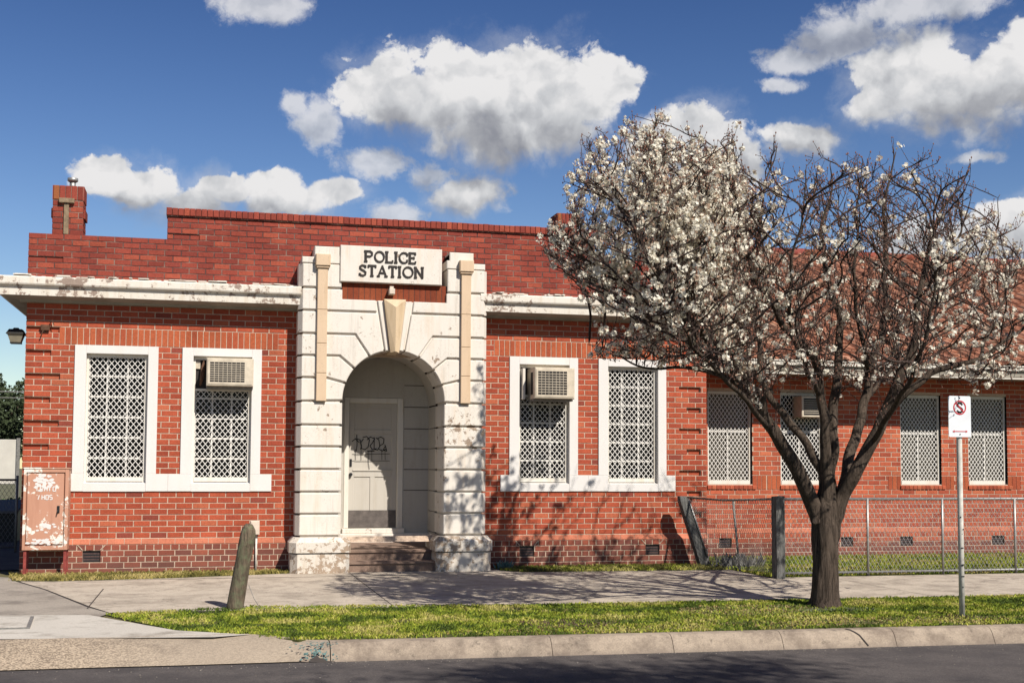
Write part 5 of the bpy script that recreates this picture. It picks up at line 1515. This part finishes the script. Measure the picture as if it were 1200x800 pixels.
rgt=[(1070,92,95,66),(1150,110,110,66),(1210,90,70,62),(1030,120,50,36),(1180,275,110,46),(1080,290,70,50),(1215,262,50,42)]
wisp=[(372,142,34,34),(350,120,20,18),(440,192,46,22),(468,248,40,16),(505,205,40,18),(930,72,46,14),(985,42,75,26),(1070,12,120,26),(300,6,70,22),(915,99,38,9),(1140,182,32,9)]
v1=T.n('ShaderNodeVectorMath',{0:uv,1:T.n('ShaderNodeVectorMath',{0:wv_,1:(.05,.034,0)},operation='MULTIPLY').outputs[0]},operation='ADD').outputs[0]
F1=field(big+mid+rgt,v1);F2=field(wisp,v1)
# billows: inverted-voronoi-like rounded noise
def bill(vec,sc_): 
    v=T.n('ShaderNodeTexVoronoi',{'Vector':vec,'Scale':sc_,'Detail':2.,'Roughness':.55,'Lacunarity':2.3},feature='F1').outputs['Distance'];return v
gw=T.n('ShaderNodeVectorMath',{0:geo,1:T.n('ShaderNodeVectorMath',{0:wv_,1:(.05,.05,.05)},operation='MULTIPLY').outputs[0]},operation='ADD').outputs[0]
nz=T.n('ShaderNodeTexNoise',{'Vector':gw,'Scale':30.,'Detail':10.,'Roughness':.66}).outputs[0]
bl=bill(gw,26.)
dA=T.math('ADD',F1,T.math('MULTIPLY',T.math('SUBTRACT',nz,.5),.85));dA=T.math('ADD',T.math('SUBTRACT',dA,T.math('MULTIPLY',T.math('SUBTRACT',bl,.35),.40)),.12)
dW=T.math('ADD',F2,T.math('MULTIPLY',T.math('SUBTRACT',nz,.5),2.3));cW=T.n('ShaderNodeMapRange',{0:dW,1:-.05,2:.6,3:0.,4:.75},interpolation_type='SMOOTHSTEP').outputs[0]
# generic scattered cloud elsewhere in the sky (only away from the modelled bank)
gn=T.noise(geo,3.2,9,.6);away=T.step(T.math('ABSOLUTE',T.math('SUBTRACT',azn,YAW)),.5,.75)
cG=T.math('MULTIPLY',T.n('ShaderNodeMapRange',{0:gn,1:.62,2:.72,3:0.,4:1.},interpolation_type='SMOOTHSTEP').outputs[0],away)
# self shading: grey undersides and soft relief
und=[(600,180,170,48),(470,165,60,30),(810,205,85,26),(1130,150,150,40),(940,176,60,14),(540,246,60,18),(250,256,160,20),(1180,310,150,40),(1000,50,120,16)]
Fu=field(und,v1);gU=T.n('ShaderNodeMapRange',{0:Fu,1:-.8,2:.9,3:0.,4:1.},interpolation_type='SMOOTHSTEP').outputs[0]
cA=T.n('ShaderNodeMapRange',{0:dA,1:.0,2:T.math('ADD',.17,T.math('MULTIPLY',gU,.42)),3:0.,4:1.},interpolation_type='SMOOTHSTEP').outputs[0]
veil=T.math('MULTIPLY',T.n('ShaderNodeMapRange',{0:T.math('ADD',F1,T.math('MULTIPLY',T.math('SUBTRACT',T.noise(gw,14.,8,.66),.5),2.6)),1:-.1,2:.9,3:0.,4:1.},interpolation_type='SMOOTHSTEP').outputs[0],.34)
alpha=T.math('MAXIMUM',T.math('MAXIMUM',T.math('MAXIMUM',cA,veil),cW),cG)
off=T.n('ShaderNodeVectorMath',{0:gw,1:(-.006,0,-.016)},operation='ADD').outputs[0]
nz2=T.n('ShaderNodeTexNoise',{'Vector':off,'Scale':26.,'Detail':4.,'Roughness':.5}).outputs[0]
nz3=T.n('ShaderNodeTexNoise',{'Vector':gw,'Scale':26.,'Detail':4.,'Roughness':.5}).outputs[0]
bl2=bill(off,26.)
relf=T.math('ADD',T.math('MULTIPLY',T.math('SUBTRACT',nz3,nz2),1.1),T.math('MULTIPLY',T.math('SUBTRACT',bl2,bl),.25))
lum=T.math('ADD',T.math('SUBTRACT',.97,T.math('MULTIPLY',gU,.42)),relf,clamp=True)
thin=T.math('MULTIPLY',T.step(dA,.75,.15),.10)
lum=T.math('SUBTRACT',lum,T.math('MULTIPLY',T.math('MULTIPLY',gU,.12),1.))
ccol=T.ramp(lum,[(.25,(.28,.29,.33)),(.5,(.40,.41,.44)),(.75,(.60,.61,.63)),(1.,(.82,.81,.81))])
BS=.07
CG=1.41
ccs=T.mix(1.,ccol,(1/BS/CG,1/BS/CG,1/BS/CG),'MULTIPLY')
hs=T.n('ShaderNodeHueSaturation',{'Hue':.512,'Saturation':1.22,'Value':1.03,'Color':sky.outputs[0]}).outputs[0]
hs=T.mix(1.,hs,T.ramp(T.math('DIVIDE',eln,1.57),[(.0,(1.15,1.1,1.0)),(.12,(1.0,.98,.97)),(.25,(.62,.66,.74)),(1.,(.5,.55,.65))]),'MULTIPLY')
fin=T.mix(alpha,hs,ccs)
w.node_tree.links.new(fin,bg.inputs[0]);bg.inputs[1].default_value=BS
w.cycles.sampling_method='MANUAL';w.cycles.sample_map_resolution=512
vs_=sc.view_settings;vs_.view_transform='Standard';vs_.look='None';vs_.exposure=.5;vs_.gamma=1
sc.render.engine='CYCLES'
# base colours darkened evenly, petals excepted, so shade reads deeper under raised exposure
for m in bpy.data.materials:
    nt=m.node_tree
    for nd in list(nt.nodes):
        if nd.type in('BSDF_PRINCIPLED','BSDF_DIFFUSE','BSDF_TRANSLUCENT'):
            sk=nd.inputs['Base Color' if nd.type=='BSDF_PRINCIPLED' else 'Color']
            if sk.is_linked:
                k=1. if m.name=='petal' else .85
                src=sk.links[0].from_socket;x=nt.nodes.new('ShaderNodeMix');x.data_type='RGBA';x.blend_type='MULTIPLY';x.inputs[0].default_value=1.
                nt.links.new(src,x.inputs[6]);x.inputs[7].default_value=(k,k,k,1);nt.links.new(x.outputs[2],sk)
for o in bpy.data.objects:
    if '_b' in o: del o['_b']
